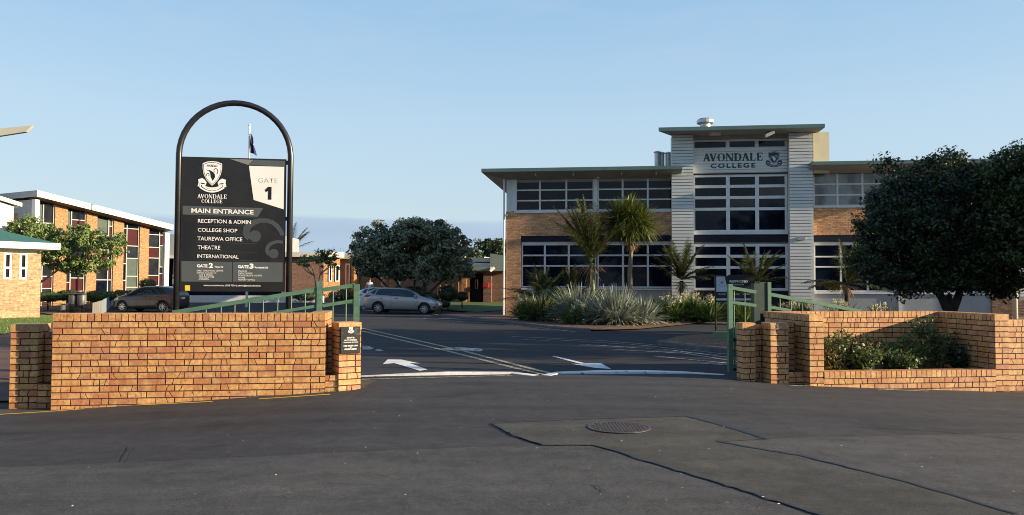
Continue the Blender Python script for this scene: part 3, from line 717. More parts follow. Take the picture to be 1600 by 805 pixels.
for px in (1145.8,1150.5,1155.5,1160.5):
    mb=MB(); u2,z_=q(px,532); mb.tube([(u2,v2+.02,z_),(u2,v2+.02,.26)],.008,6); mb.build('baluster','gate_dark_green',gr)
u2=q(1182,445)[0]
mb=MB(); mb.box(u2-.05,u2+.05,v2-.02,v2+.10,.2,q(1182,443)[1]); mb.build('hinge_post','gate_dark_green',gr)
gp2=WF.thing('gate_post','dark green gate post with a pale edge and sloping rail above the planter wall','gate post')
VG=1.62; q=lambda px,py: WF.q(px,py,VG); u3,zz=q(1197,441)
mb=MB(); mb.box(u3-.15,u3-.012,VG-.06,VG+.07,.2,zz); mb.build('post','gate_dark_green',gp2)
mb=MB(); mb.box(u3-.01,u3+.055,VG-.08,VG+.05,.9,zz); mb.build('edge_strip','gate_green',gp2)
for a_,b_,w_ in ((q(1200,459.5),q(1345,486.5),.06),(q(1200,479.5),q(1236,485.5),.05)): mb=MB(); bar(mb,a_,b_,VG,w_,.045); mb.build('sloping_rail','gate_green',gp2)
for px in (1218.5,1236,1253.5,1271,1288,1306):
    mb=MB(); a,b_=q(px,459.5+(px-1200)*.186); mb.tube([(a,VG,b_),(a,VG,.9)],.010,6); mb.build('baluster','gate_green',gp2)

# restricted sign
RFx=at(1117,480,24.5); RF=Fr(RFx.x,RFx.y,R(3)); RF.o.z=h(RFx.x,RFx.y)
rs=RF.thing('warning_sign','dark restricted parking sign with white emblem panel behind the right gate','sign')
q=lambda px,py: RF.q(px,py)
for px,y0 in ((1117.8,432),(1179.5,441)):
    mb=MB(); u_,z_=q(px,y0); mb.tube([(u_,0,-.1),(u_,0,z_)],.028,8); mb.build('post','black_metal',rs)
mb=MB(); P=[q(1119,433),q(1134,433),q(1139,429.5),q(1175,429.5),q(1179,434),q(1179,472.5),q(1119,472.5)]; mb.prism([tuple(p) for p in P[::-1]],-.02,.02); rb=mb.build('sign_board','sign_black',rs)
mb=MB(); flat(mb,[q(1119,432.3),q(1132,432.3),q(1137,456),q(1119,456)],-.022); mb.build('panel','sign_blue_white',rb)
mb=MB(); flat(mb,[q(1119,466.5),q(1178,466.5),q(1178,469.5),q(1119,469.5)],-.022); mb.build('stripe','sign_blue_white',rb)
a=q(1139.5,441.5); b_=q(1168,438.3); text(rb,'lettering','RESTRICTED','letter_white',a[0],b_[0],a[1],b_[1],-.024,.04)
a=q(1141,445.8); b_=q(1162,443.6); text(rb,'lettering','PARKING AREA','sign_blue_white',a[0],b_[0],a[1],b_[1],-.024,.01)
for x0,x1 in ((1122,1134),(1143,1155),(1161,1172)):
    a=q(x0,460.6); b_=q(x1,458.8); text(rb,'lettering','STAFF ONLY','sign_blue_white',a[0],b_[0],a[1],b_[1],-.024,.03)
a=q(1127.6,442.5); emblem(rb,'emblem',a[0],a[1],.21,.27,-.023,['sign_blue_white','letter_black'],False)

# ------------------------------------------------------------------ main two-storey building
MF=Fr(*(at(790,489,40).xy), -R(7.6)); MF.o.z=0
mbld=MF.thing('school_building','two-storey brick and weatherboard school block with a central entrance tower','building')
mbld['label']='two-storey brick and weatherboard school block with lettered central tower'
def U(px,v=0,py=400): return MF.u(px,v,py)
def Z(px,py,v=0): return MF.z(px,py,v)
def part(name,mat,boxes,parent,mats=None):
    mb=MB()
    for b_ in boxes: mb.box(*b_)
    return mb.build(name,mats or mat,parent)
def window(parent,us,zs,v,frame='white_paint',glass='glass_dark',fw=.045,outer=.07,dep=.08,sub=None):
    """us: vertical divisions, zs: horizontal divisions; one frame mesh with its panes as a child"""
    mb=MB(); u0,u1,z0,z1=us[0],us[-1],zs[0],zs[-1]
    mb.box(u0,u0+outer,v-dep,v,z0,z1); mb.box(u1-outer,u1,v-dep,v,z0,z1)
    mb.box(u0+outer,u1-outer,v-dep,v,z0,z0+outer); mb.box(u0+outer,u1-outer,v-dep,v,z1-outer,z1)
    for x in us[1:-1]: mb.box(x-fw,x+fw,v-dep+.004,v,z0+outer,z1-outer)
    for z in zs[1:-1]: mb.box(u0+outer,u1-outer,v-dep+.008,v-.002,z-fw*.8,z+fw*.8)
    o=mb.build('window',frame,parent)
    g=MB(); mats=glass if isinstance(glass,list) else [glass]; r_=random.Random(int(u0*100)+3)
    for a,b_ in zip(us,us[1:]):
        for c,d in zip(zs,zs[1:]):
            t=r_.uniform(-.003,.003); s_=r_.uniform(-.003,.003)
            g.face([(a,v-.03+t,c),(b_,v-.03-t,c),(b_,v-.03-t+s_,d),(a,v-.03+t+s_,d)],r_.randrange(len(mats)))
    g.build('pane',mats,o); return o
uL=0.0; uT0,uT1=U(1050),U(1084); uT2,uT3=U(1234),U(1272); uE=U(1549); uE2=U(1579)
zR=Z(792,281)    # wall head
zU0=Z(860,329.5); zB=Z(860,368.5); zG=Z(860,377.5); zS=Z(860,450)
core=part('wall','panel_grey',[(.25,uE2-.02,.30,9,-.3,zR)],mbld); 
part('brick_end_pier','brick_main',[(0,U(813.5),0,.295,-.3,zU0-.02)],mbld)
part('brick_band','brick_main',[(U(813.5)+.002,uT0+.1,0,.29,zB,zU0-.022)],mbld)
part('brick_band','brick_main_right',[(uT3-.1,uE2,0,.29,zB-.03,Z(1300,322))],mbld)
part('brick_end_pier','brick_main',[(uE,uE2,-.02,.295,-.3,zB-.035)],mbld)
part('brick_side_wall','brick_main',[(-.004,.24,.297,9,-.3,zU0-.02)],mbld)
part('fascia_band','dark_band',[(U(813.5),uT0+.02,.02,.28,zG,zB-.002)],mbld)
part('fascia_band','dark_band',[(uT3-.02,uE,.02,.28,zG-.06,zB-.034)],mbld)
# corner boarding and eaves box above
part('corner_board','white_paint',[(U(800),U(803.5)+.12,-.03,.28,zU0-.01,zR),(0.02,U(800)-.004,.02,.28,zU0-.015,zR)],mbld)
part('upper_side_wall','white_paint',[(0.0,.24,.30,9,zU0-.01,zR)],mbld)
# windows
def wus(pxs): return [U(p) for p in pxs]
g1=window(mbld,wus([803.5,843,884.5,928]),[zU0,Z(860,313),Z(860,296.5),Z(860,279)],.18,glass='glass_dark')
window(mbld,wus([933.5,973,1012.5,1052]),[Z(990,328.5),Z(990,311.5),Z(990,295),Z(990,277)],.18)
part('mullion_post','white_paint',[(U(928)+.004,U(933.5)-.004,-.0,.2,zU0,zR)],mbld)
for a,b_ in (([814.5,851,888.5,931.5],0),([933.5,973.5,1012.5,1052],0)):
    window(mbld,wus(a),[Z(900,449.5),Z(900,415.5),Z(900,399),Z(900,381)],.2,fw=.05,glass=['glass_dark','glass_dark','glass_mid'])
part('window_head','white_paint',[(U(814.5),uT0,.10,.28,Z(900,381)+.003,zG-.003)],mbld)
part('sill_panel','panel_grey',[(U(814.5),uT0,.08,.28,-.3,zS-.005)],mbld)
part('sill','white_paint',[(U(814.5),uT0,-.01,.078,zS-.09,zS-.01),(U(803.5),uT0,-.05,.06,zU0-.10,zU0-.005)],mbld)
# right wing
window(mbld,wus([1272.5,1310.5,1350,1388,1405]),[Z(1300,322),Z(1300,304.5),Z(1300,287.5),Z(1300,266)],.18,glass='glass_blind')
window(mbld,wus([1408,1440,1470,1510,1549]),[Z(1300,322),Z(1300,304.5),Z(1300,287.5),Z(1300,266)],.18,glass='glass_blind')
window(mbld,wus([1272.5,1315,1357,1401]),[Z(1300,456),Z(1300,417),Z(1300,401),Z(1300,381)],.2)
window(mbld,wus([1410,1457,1503,1549]),[Z(1300,456),Z(1300,417),Z(1300,401),Z(1300,381)],.2)
part('downpipe','white_paint',[(U(1403.2),U(1408),.0,.12,-.2,Z(1300,381))],mbld)
part('window_head','white_paint',[(uT3,uE,.10,.28,Z(1300,381)+.003,Z(1300,373))],mbld)
part('sill_panel','panel_grey',[(uT3+.01,uE-.01,.08,.28,-.3,Z(1300,456)-.005)],mbld)
part('sill','white_paint',[(uT3+.01,uE-.01,.01,.078,Z(1300,456)-.10,Z(1300,456)-.015),(uT3+.01,uE2,-.04,.06,Z(1300,322)-.08,Z(1300,322)-.004)],mbld)
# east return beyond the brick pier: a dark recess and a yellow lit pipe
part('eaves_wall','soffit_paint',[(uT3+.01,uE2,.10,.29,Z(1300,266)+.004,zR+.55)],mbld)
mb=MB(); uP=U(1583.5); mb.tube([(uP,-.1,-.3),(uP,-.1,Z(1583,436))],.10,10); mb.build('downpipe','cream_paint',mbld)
# pylons with lapped weatherboards (each board a tapered strip)
def lap(mb,u0,u1,v0,z0,z1,step=.16,t=.05,gap=.035):
    n=int((z1-z0)/step)+1
    for k in range(n):
        a=z0+k*step; b_=min(a+step-gap,z1)
        if b_-a<.01: break
        vs=[(u0,v0-t,a),(u1,v0-t,a),(u1,v0-t*.8,b_),(u0,v0-t*.8,b_),(u0,v0+.05,a),(u1,v0+.05,a),(u1,v0+.05,b_),(u0,v0+.05,b_)]
        mb.add(vs,[(0,1,2,3),(0,4,5,1),(0,3,7,4),(1,5,6,2),(3,2,6,7)])
    return mb
VP=-.55; zP=min(Z(1065,206,VP),MF.z(1289,199.8,-1.55)-.02)
for (a,b_) in ((uT0,uT1),(uT2,uT3)):
    a=MF.u(1049.5 if a==uT0 else 1233.5,VP,300); b_=MF.u(1083.5 if b_==uT1 else 1270.5,VP,300)
    mb=MB(); lap(mb,a,b_,VP,-.3,zP); mb.box(a+.02,b_-.02,VP+.035,.3,-.3,zP)
    # side boards facing the recess
    mb.build('weatherboard_pylon','weatherboard_paint',mbld)
    if b_<uT2:
        mb=MB(); mb.box(b_-.008,b_+.004,VP+.0,.3,-.3,zP); mb.build('corner_trim','weatherboard_paint',mbld)
a0=MF.u(1083.5,VP,300)+.006; a1=MF.u(1233.5,VP,300)-.002
VT=-.12
part('tower_core','weatherboard_paint',[(a0,a1,.1,3,zS-1.5,Z(1160,212,.1))],mbld)
def wt(pxs,v): return [MF.u(p,v,300) for p in pxs]
Zt=lambda py,v=VT,px=1160: MF.z(px,py,v)
window(mbld,[a0]+wt([1137.5,1183],VT)+[a1],[Zt(233),Zt(217.5)],VT+.1,frame='weatherboard_paint',fw=.09,outer=.10)
window(mbld,[a0]+wt([1137.5,1183],VT)+[a1],[Zt(363),Zt(326.5),Zt(308.5),Zt(291),Zt(272.5)],VT+.1,glass=['glass_dark','glass_dark','glass_mid'],fw=.09,outer=.12)
window(mbld,[a0]+wt([1137.5,1183],VT)+[a1],[Zt(454),Zt(418),Zt(400.5),Zt(381.5)],VT+.1,fw=.09,outer=.12)
part('sill','white_paint',[(a0,a1,VT-.10,VT+.1,Zt(366.5),Zt(361))],mbld)
part('fascia_band','dark_band',[(a0,a1,VT-.02,VT+.1,Zt(378),Zt(367))],mbld)
part('entrance_panel','dark_band',[(a0,a1,VT+.02,VT+.1,-.3,Zt(455))],mbld)
part('soffit_strip','soffit_paint',[(a0,a1,VT-.01,VT+.1,Zt(217),Zt(200))],mbld)
# lettered weatherboard panel
mb=MB(); lap(mb,a0,a1,VT-.06,Zt(269.5),Zt(232.5),.15,.035,.02); mb.box(a0,a1,VT-.05,VT+.099,Zt(270.5),Zt(232.4)); sp=mb.build('sign_panel','weatherboard_paint',mbld)
part('trim','dark_band',[(a0,a1,VT-.05,VT+.0,Zt(272.3),Zt(270.7))],sp)
vq=VT-.10
def L4(px0,px1,py0,py1): 
    a=MF.q(px0,py1,vq); b_=MF.q(px1,py0,vq); return a[0],b_[0],a[1],b_[1]
x0,x1,z0,z1=L4(1098.5,1192.5,238.5,252.5); serif(sp,'lettering','AVONDALE','letter_black',x0,x1,z0,z1,vq,1.35)
x0,x1,z0,z1=L4(1110.5,1180,254.5,263.2); text(sp,'lettering','COLLEGE','letter_black',x0,x1,z0,z1,vq,.03,1.35)
x0,x1,z0,z1=L4(1198,1220.5,237.5,261.5); emblem(sp,'emblem',(x0+x1)/2,(z0+z1)/2,x1-x0,z1-z0,vq+.005,['letter_black','sign_blue_white'],False)
# roofs: slab with teal fascia and a soffit falling back to the wall
def roof(u0,u1,vf,vb,zf,zw,th,name='roof',inset_l=None,inset_r=None,parent=mbld,fasc='teal_fascia',zb=None):
    """front edge at vf, underside rises from wall (v=0,zw) to fascia bottom zf"""
    il=inset_l if inset_l is not None else u0+.001; ir=inset_r if inset_r is not None else u1-.001
    zb=zb if zb is not None else zf
    mb=MB()
    mb.add([(u0,vf,zf),(u1,vf,zf),(u1,vb,zb),(u0,vb,zb),(u0,vf,zf+th),(u1,vf,zf+th),(u1,vb,zb+th),(u0,vb,zb+th)],
           [(0,1,5,4),(1,2,6,5),(2,3,7,6),(3,0,4,7),(4,5,6,7)])
    r_=mb.build(name,fasc,parent)
    s=MB(); s.add([(u0,vf,zf),(u1,vf,zf),(u1,vb,zb),(u0,vb,zb),(il,.05,zw),(ir,.05,zw),(ir,vb-.3,zw),(il,vb-.3,zw)],
                  [(0,4,5,1),(0,3,7,4),(1,5,6,2)])
    s.build('soffit','soffit_paint',r_); return r_
vf=-1.25
uz=MF.q(752,269,vf); zf=uz[1]; th=MF.z(752,263.7,vf)-zf
roof(uz[0],a0-.6,vf,9.5,zf,zR-.02,th,inset_l=0.0)
zf2=MF.z(1300,257.2,vf); roof(a1+.9,uE2+1.2,vf,9.5,zf2,zf2-.25,MF.z(1300,252,vf)-zf2,inset_r=uE2)
part('upper_wall','soffit_paint',[(.02,a0-.3,.12,.28,zR-.15,zR+.12)],mbld)
for x in (1.6,3.5,5.9,7.6): part('soffit_bracket','soffit_paint',[(x,x+.06,vf+.25,.1,zR+.02,zf-.02)],mbld)
vt=-1.55; q0=MF.q(1029,206,vt); q1=MF.q(1289,199.3,vt); tth=MF.z(1029,200.3,vt)-q0[1]
pL=MF.u(1050,VP,300); zr=max(zP+.004,q1[1]); tth=tth
plan=[(q0[0],vt),(q1[0],vt),(q1[0],5),(pL+1.2,5),(pL+.45,VP+2.2),(pL+.0,VP+.25)]
mb=MB(); mb.hprism(plan,zr+.004,zr+tth); tr_=mb.build('tower_roof','teal_fascia',mbld)
mb=MB(); mb.hprism([(x+(.02 if x<5+pL else -.02),y+(.02 if y<0 else -.02)) for x,y in plan],zr-.012,zr+.003); mb.build('soffit','soffit_paint',tr_)
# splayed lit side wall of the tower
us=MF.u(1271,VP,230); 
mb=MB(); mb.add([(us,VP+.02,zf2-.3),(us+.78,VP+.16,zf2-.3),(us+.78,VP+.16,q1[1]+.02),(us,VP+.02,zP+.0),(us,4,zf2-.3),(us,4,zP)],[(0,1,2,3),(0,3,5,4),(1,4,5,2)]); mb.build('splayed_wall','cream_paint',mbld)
# roof furniture
vv=MF.q(1102,195,-.5); z_=zr+tth
cw=mbld
mb=MB(); mb.lathe([(.26,-.1),(.26,.30),(.36,.31),(.42,.35),(.42,.48),(.32,.57),(.0,.60)],(vv[0],-.5,z_+.02),16); mb.build('roof_vent','pipe_steel',cw)
for px in (1027,1034.5,1044.5):
    u_,z1=MF.q(px,236.5,1.2); mb=MB(); mb.lathe([(.145,zf),(.145,z1-.08),(.20,z1-.06),(.20,z1-.04),(.02,z1+.03)],(u_,1.2+.3*(px>1030),0),14); mb.build('flue_pipe','pipe_steel',cw)
for px,tw in ((1117.5,0),(1202,.5)):
    u_,z1=MF.q(px,208.5,-1.0); mb=MB(); mb.box(-.27,.27,-.06,.06,-.10,.10); mb.box(-.23,.23,-.066,-.0601,-.075,.075,1); mb.tube([(0,.05,0),(0,.12,.2)],.03,6)
    o=mb.build('floodlight',['steel','lamp_clear'],cw); o.location=(u_,-1.0,z1); o.rotation_euler=(R(35),R(-25)*tw*2,R(40)*tw)
u_,z1=MF.q(1252,373,VP-.15); mb=MB(); mb.box(u_-.18,u_+.18,VP-.2,VP-.02,z1-.06,z1+.07); mb.build('wall_lamp','lamp_clear',cw)
for px,py,mt in ((791.5,336,'white_bright'),(934.5,277,'white_bright')):
    u_,z1=MF.q(px,py,-.15); mb=MB(); mb.box(u_-.05,u_+.05,-.1,.02,z1-.02,z1+.05); mb.lathe([(.03,-.1),(.09,-.05),(.09,.03),(.02,.06)],(u_,-.15,z1),10); mb.build('security_camera','steel',cw)
mb=MB(); mb.tube([(-.10,-.04,-.2),(-.10,-.04,zf-.1)],.045,8); mb.build('downpipe','white_paint',cw)

# neighbour wing seen at the far right edge
NFp=at(1590,480,41); NF=Fr(NFp.x,NFp.y,-R(7.6)); nbd=NF.thing('school_wing','blue-grey weatherboard wing beyond the right end of the main block','building')
mb=MB(); lap(mb,-.8,9,0,1.1,4.2); mb.box(-.78,9,.05,6,-.3,4.2); mb.build('weatherboard_wall','weatherboard_paint',nbd)
mb=MB(); lap(mb,-.8,9,-.02,-.3,.9); mb.build('base_wall','brick_red',nbd)
mb=MB(); mb.box(-1.4,9.5,-.8,6.5,4.2,4.4); mb.build('roof','teal_fascia',nbd)

# ------------------------------------------------------------------ left two-storey hall
LA=math.atan2(.87,.49); LF=Fr(*(at(48,450,50).xy),LA); LF.o.z=0
hb=LF.thing('school_hall','two-storey hall with golden brick piers and red window panels under a sloping roof','building')
lu=lambda px,py=440,v=0: LF.u(px,v,py); lz=lambda px,py,v=0: LF.z(px,py,v)
uend=lu(258)
def hz(u): # underside of roof along the facade
    return lerp(lz(52,312),lz(250,361.5),u/lu(250))
def hzf(u): return lerp(LF.z(48,297,-.9),LF.z(268,351,-.9),u/LF.u(268,-.9))
mb=MB(); mb.prism([(0.0,-.3),(uend,-.3),(uend,hz(uend)),(0.0,hz(0))],.15,9); mb.build('wall','dark_band',hb)
mb=MB(); mb.box(-.05,.0,-.05,9,-.3,hz(0)); mb.build('end_wall','panel_grey',hb)
mb=MB(); mb.box(-.06,-.052,1.6,2.1,3,hz(0)-.8); mb.build('brick_strip','brick_orange',hb)
mb=MB(); mb.box(-.12,.16,-.5,-.1,-.3,hz(0)); mb.build('corner_board','white_bright',hb)
def pier(a,b_,mat='brick_orange'):
    u0,u1=lu(a),lu(b_); mb=MB(); mb.prism([(u0,-.3),(u1,-.3),(u1,hz(u1)),(u0,hz(u0))],-.12,.14); mb.build('brick_pier',mat,hb)
pier(52.5,57.5); pier(82,102); pier(131.5,148.5); pier(174.5,190.5); pier(215.5,230)
mb=MB(); u0,u1=lu(254),lu(261); mb.box(u0,u1,-.2,.14,-.3,hz(u1)); mb.build('corner_board','white_bright',hb)
def bay(a,b_,cut,left,right,hl,hr):
    """a stack of coloured and glazed panels in white framing: two columns of rows from the top"""
    u0,u1=lu(a),lu(b_); zt_=hz(u1); fr=MB(); pan=MB(); mats=['glass_mid','panel_red','panel_sage','glass_dark']
    cut=lerp(u0,u1,cut)
    for x in (u0+.03,u1-.03,cut): fr.box(x-.03,x+.03,-.02,.1,-.3,zt_)
    for x0,x1,seq,hs in ((u0+.06,cut-.03,left,hl),(cut+.03,u1-.06,right,hr)):
        z=zt_
        for c_,hg in zip(seq,hs):
            zn=z-hg; pan.face([(x0,.06,zn),(x1,.06,zn),(x1,.06,z),(x0,.06,z)],c_); fr.box(x0,x1,-.02,.055,zn-.03,zn+.03); z=zn
    o=fr.build('window',['frame_grey'],hb); pan.build('pane',mats,o)
bay(57.5,82,.3,[2,2,0,3,1,0],[0,0,3,0,0,1,0,1],[1.6]*6,[1.25,.85,.9,.9,.85,.8,.85,.8])
bay(102,131.5,.24,[2,1,3,0,1,3],[0,1,2,0,3,1,2,3],[1.2]*6,[.55,.95,.8,1.1,1.1,.9,.75,.8])
bay(148.5,174.5,.74,[2,0,1,0,3,0,3],[2,1,3,1,0,1,3],[1.2,1.0,1.1,1,.9,.9,.9],[.5,1.3,1.3,1.2,1.1,1,.9])
bay(190.5,215.5,.24,[3,0,1,3,1,2],[3,1,0,2,2,2,1,0],[.25,1.25,1.3,1.2,1,.9],[.25,1.25,.9,1.3,.8,.8,.8,.8])
bay(230,254,.74,[3,0,1,0,1,0],[3,1,2,0,1,3],[.25,.95,.8,1.3,.75,.8],[.25,.8,1.6,.5,1.1,1])

# roof: white fascia following the slope, dark timber soffit
mb=MB(); ue=LF.u(269,-.9); u0=-.25
A=[(u0,hzf(u0)-.0),(ue,hzf(ue)),(ue,hzf(ue)+.02)]
ft=.40
P=lambda u,v,dz=0:(u,v,hzf(u)-ft+dz)
vs=[P(u0,-.9),P(ue,-.9),P(ue,9.5),P(u0,9.5),P(u0,-.9,ft),P(ue,-.9,ft),P(ue,9.5,ft),P(u0,9.5,ft)]
mb.add(vs,[(0,1,5,4),(1,2,6,5),(2,3,7,6),(3,0,4,7),(4,5,6,7)]); rf=mb.build('roof','white_bright',hb)
mb=MB(); mb.add([P(u0,-.88,.004),P(ue,-.88,.004),(ue,.14,hz(ue)+.0),(u0,.14,hz(u0)+.0)],[(0,3,2,1)]); mb.build('soffit','soffit_timber',rf)
mb=MB(); mb.add([P(u0-.02,-.9,.02),P(u0-.02,9.5,.02),P(u0-.02,9.5,ft-.02),P(u0-.02,-.9,ft-.02)],[(0,1,2,3)]); mb.build('barge_board','panel_grey',rf)

# white block and small pale brick building at the far left
fb=Fr(*(at(18,450,44).xy),R(50)); wb=fb.thing('white_building','plain white gabled block standing behind the small pale brick building','building')
z0=fb.z(10,313); mb=MB(); mb.prism([(-9,-.3),(0,-.3),(0,fb.z(17,322)),(-9,z0+2.2)],0,7); mb.build('wall','white_bright',wb)
zz=fb.z(17,322); mb=MB(); mb.prism([(-9,z0+2.21),(.35,zz-.02),(.35,zz+.2),(-9,z0+2.45)],-.25,7.2); mb.build('roof','white_bright',wb)
kb_=Fr(*(at(62,497,34).xy),R(50)); kb_.o.z=0
pb=kb_.thing('brick_office','small pale brick office with green roof at the left edge','building')
kz=lambda px,py,v=0: kb_.z(px,py,v); ku=lambda px: kb_.u(px,0,440)
zw=kz(60,397)
mb=MB(); 
wins=[(ku(5),ku(18.5)),(ku(30),ku(43))]; zwa,zwb=kz(35,436.5),kz(35,395.5)
xs=[-9]+[x for w_ in wins for x in w_]+[0]
for i in range(0,len(xs),2): mb.box(xs[i],xs[i+1],0,.25,-.4,zw)
for a,b_ in wins: mb.box(a,b_,0,.25,-.4,zwa)
mb.box(-9,0,.25,7,-.4,zw); mb.build('wall','brick_pale',pb)
mb=MB(); mb.box(-9,-.15,.03,.2,zw+.002,zw+.32); mb.build('frieze','white_bright',pb)
for a,b_ in wins: window(pb,[a,b_],[zwa,kz(35,419),zwb],.10,frame='white_bright',glass='glass_mid',outer=.09,fw=.06)
ze=kz(66,389.5,-.6); 
mb=MB(); mb.box(-9.5,.55,-.6,-.5,ze,ze+.28); mb.box(.45,.55,-.498,7.5,ze,ze+.28); rf=mb.build('roof_fascia','white_bright',pb)
mb=MB(); mb.add([(-9.5,-.55,ze+.282),(.5,-.55,ze+.282),(.5,7.5,ze+.282),(-9.5,7.5,ze+.282),(-6,3.4,ze+1.35),(-2.4,3.4,ze+1.35)],[(0,1,5,4),(1,2,5),(2,3,4,5),(3,0,4)]); mb.build('roof','roof_green',pb)
mb=MB(); mb.box(-9.4,.44,-.49,.0,ze,ze+.05); mb.build('soffit','white_bright',pb)
# cream canopy tip
p=at(50,196,20); cf=Fr(p.x,p.y,R(4)); cf.o.z=p.z; cn=cf.thing('canopy','cream roof tip jutting in from the left edge against the sky','canopy')
mb=MB(); mb.add([(0,0,0),(-.16,0,-.17),(-3.5,0,-.78),(-3.5,0,-.42),(0,.12,0),(-.16,.12,-.17),(-3.5,.12,-.78),(-3.5,.12,-.42)],[(0,3,2,1),(4,5,6,7),(0,1,5,4),(1,2,6,5),(0,4,7,3),(2,3,7,6)]); mb.build('roof_blade','roof_white',cn)
mb=MB(); mb.tube([(-3.3,.06,-.6),(-3.3,.06,-9)],.07,8); mb.build('post','white_bright',cn)

# ------------------------------------------------------------------ buildings at the back of the yard
bf=Fr(*(at(505,455,60).xy),R(4)); bf.o.z=0
bk=bf.thing('classroom_block','low dark red brick classroom block with white flat roof behind the small tree','building')
bz=lambda px,py,v=0: bf.z(px,py,v); bu=lambda px,v=0: bf.u(px,v,440)
mb=MB(); mb.box(bu(440),0,0,8,0,bz(480,402)); mb.build('wall','brick_red',bk)
mb=MB(); mb.box(bu(430),bu(514),-.5,8.5,bz(480,402)+.002,bz(480,394.5)); mb.build('roof','roof_white',bk)
bf2=Fr(*(at(505,455,60.3).xy),R(-52)); bf2.o.z=0   # side turned to the sun
bk2=Fr(*(at(506,455,60.4).xy),R(38)); bk2.o.z=0
b2=bk2.thing('classroom_wing','low brick wing with narrow windows and cream parapet, half hidden by the big round tree','building')
u2=lambda px,v=0: bk2.u(px,v,440); z2=lambda px,py,v=0: bk2.z(px,py,v)
zt_=z2(540,403)
mb=MB(); mb.box(.02,u2(531),0,6,0,zt_); mb.build('wall','brick_orange',b2)
mb=MB(); mb.box(-.4,u2(534),-.4,6.4,zt_+.002,zt_+.42); mb.build('roof','roof_white',b2)
for a,b_ in ((513,518),(523,529.5)):
    window(b2,[u2(a),u2(b_)],[z2(520,440),z2(520,414)],-.01,outer=.07,glass='glass_dark')
# middle block behind the big tree
bm_=Fr(*(at(531,455,64).xy),R(-8)); bm_.o.z=0; b3=bm_.thing('classroom_block','long brick block behind the big round tree with tall pale windows','building')
u3_=lambda px,v=0: bm_.u(px,v,440); z3=lambda px,py,v=0: bm_.z(px,py,v)
mb=MB(); mb.box(0,u3_(735),0,8,0,z3(650,405)); mb.build('wall','brick_red',b3)  # the wall's shade is put into its colour by the darker red brick
mb=MB(); mb.box(-.5,u3_(742),-.6,8.5,z3(650,405)+.002,z3(650,398)); mb.build('roof','roof_white',b3)
for px in (556,604,614,690,700,712):
    x=u3_(px); mb=MB(); mb.hprism([(x,-.5),(x+.32,-.2),(x,.1),(x-.32,-.2)],0,z3(650,405)); mb.build('pillar','brick_orange',b3)  # columns added and turned to the sun, standing in for lit spots
for a,b_ in ((540,547),(596,602),(618,626),(692,697),(700,706),(711,716)): window(b3,[u3_(a),u3_(b_)],[z3(650,446),z3(650,412)],-.01,outer=.09,glass='glass_blind')
# door block
bd_=Fr(*(at(725,455,56).xy),R(-4)); bd_.o.z=0; b4=bd_.thing('entrance_block','brick entrance block with dark double doors under a flat canopy','building')
u4=lambda px,v=0: bd_.u(px,v,440); z4=lambda px,py,v=0: bd_.z(px,py,v)
zc=z4(750,424)
mb=MB(); mb.box(0,u4(734),0,4,0,zc); mb.box(u4(755.5),u4(768),-.1,4,0,zc); mb.box(u4(734),u4(755.5),.5,4,0,zc); mb.box(u4(768),u4(800),.2,4,0,zc); mb.build('wall','brick_red',b4)
mb=MB(); mb.box(u4(722),u4(729),-.3,-.02,0,zc); mb.build('pillar','brick_orange',b4)
mb=MB(); mb.box(u4(734.5),u4(755),.38,.48,.1,z4(745,428)); dr=mb.build('door','dark_band',b4)
for px in (743.5,746): 
    mb=MB(); u_,z_=bd_.q(px,444,.3); mb.tube([(u_,.3,z_-.35),(u_+(.05 if px>744 else -.05),.28,z_),(u_,.3,z_+.35)],.03,6); mb.build('handle','steel',dr)
mb=MB(); mb.box(u4(720),u4(769),-1.4,0,zc+.002,zc+.3); mb.build('canopy','panel_green_grey',b4)
mb=MB(); mb.box(u4(736),u4(766),.1,4,zc+.31,z4(750,412)); mb.build('slatted_screen','panel_green_grey',b4)
mb=MB(); 
for i in range(15): x=lerp(u4(737),u4(765),i/14); mb.box(x-.05,x+.05,-.02,.09,zc+.31,z4(750,411))
mb.build('screen_slats','white_paint',b4)
mb=MB(); mb.box(u4(736),u4(766),0,4,z4(750,409),z4(750,403)); mb.build('roof','roof_white',b4)
mb=MB(); mb.prism([(u4(766),zc+.02),(u4(800),zc+.02),(u4(800),z4(790,401)),(u4(766),z4(766,396.5))],-.3,4); mb.build('upper_wall','panel_green_grey',b4)
u_,z_=bd_.q(769,421,-1.5); mb=MB(); mb.box(-.2,.2,-.08,.08,-.09,.09); o=mb.build('floodlight','white_bright',b4); o.location=(u_,-1.5,z_); o.rotation_euler=(0,R(-40),R(20))
u_,z_=bd_.q(759.5,446,-.3); mb=MB(); mb.box(u_-.2,u_+.2,-.5,-.12,z_-.15,z_+.15); mb.build('red_box','flag_red',b4)
# link building seen behind the sign
bl=Fr(*(at(262,455,64).xy),R(3)); bl.o.z=0; b5=bl.thing('link_building','low grey link building with dark glazed wall behind the sign post','building')
u5=lambda px,v=0: bl.u(px,v,440); z5=lambda px,py,v=0: bl.z(px,py,v)
mb=MB(); mb.box(-1,u5(440),.3,6,0,z5(270,400)); mb.build('wall','dark_band',b5)
mb=MB(); mb.box(-1,u5(440),0,6.4,z5(270,401),z5(270,366)); mb.build('upper_wall','panel_grey',b5)
mb=MB(); mb.box(-1.5,u5(445),-1.2,-.02,z5(270,404.5),z5(270,400)); mb.build('canopy','white_bright',b5)
for px in (269,276,290): 
    mb=MB(); x=u5(px); mb.box(x-.04,x+.04,.2,.29,.2,z5(270,405)); mb.build('mullion','white_paint',b5)
mb=MB(); mb.box(u5(268),u5(278),.1,.16,z5(270,433.5),z5(270,431.5)); mb.build('rail','steel',b5)
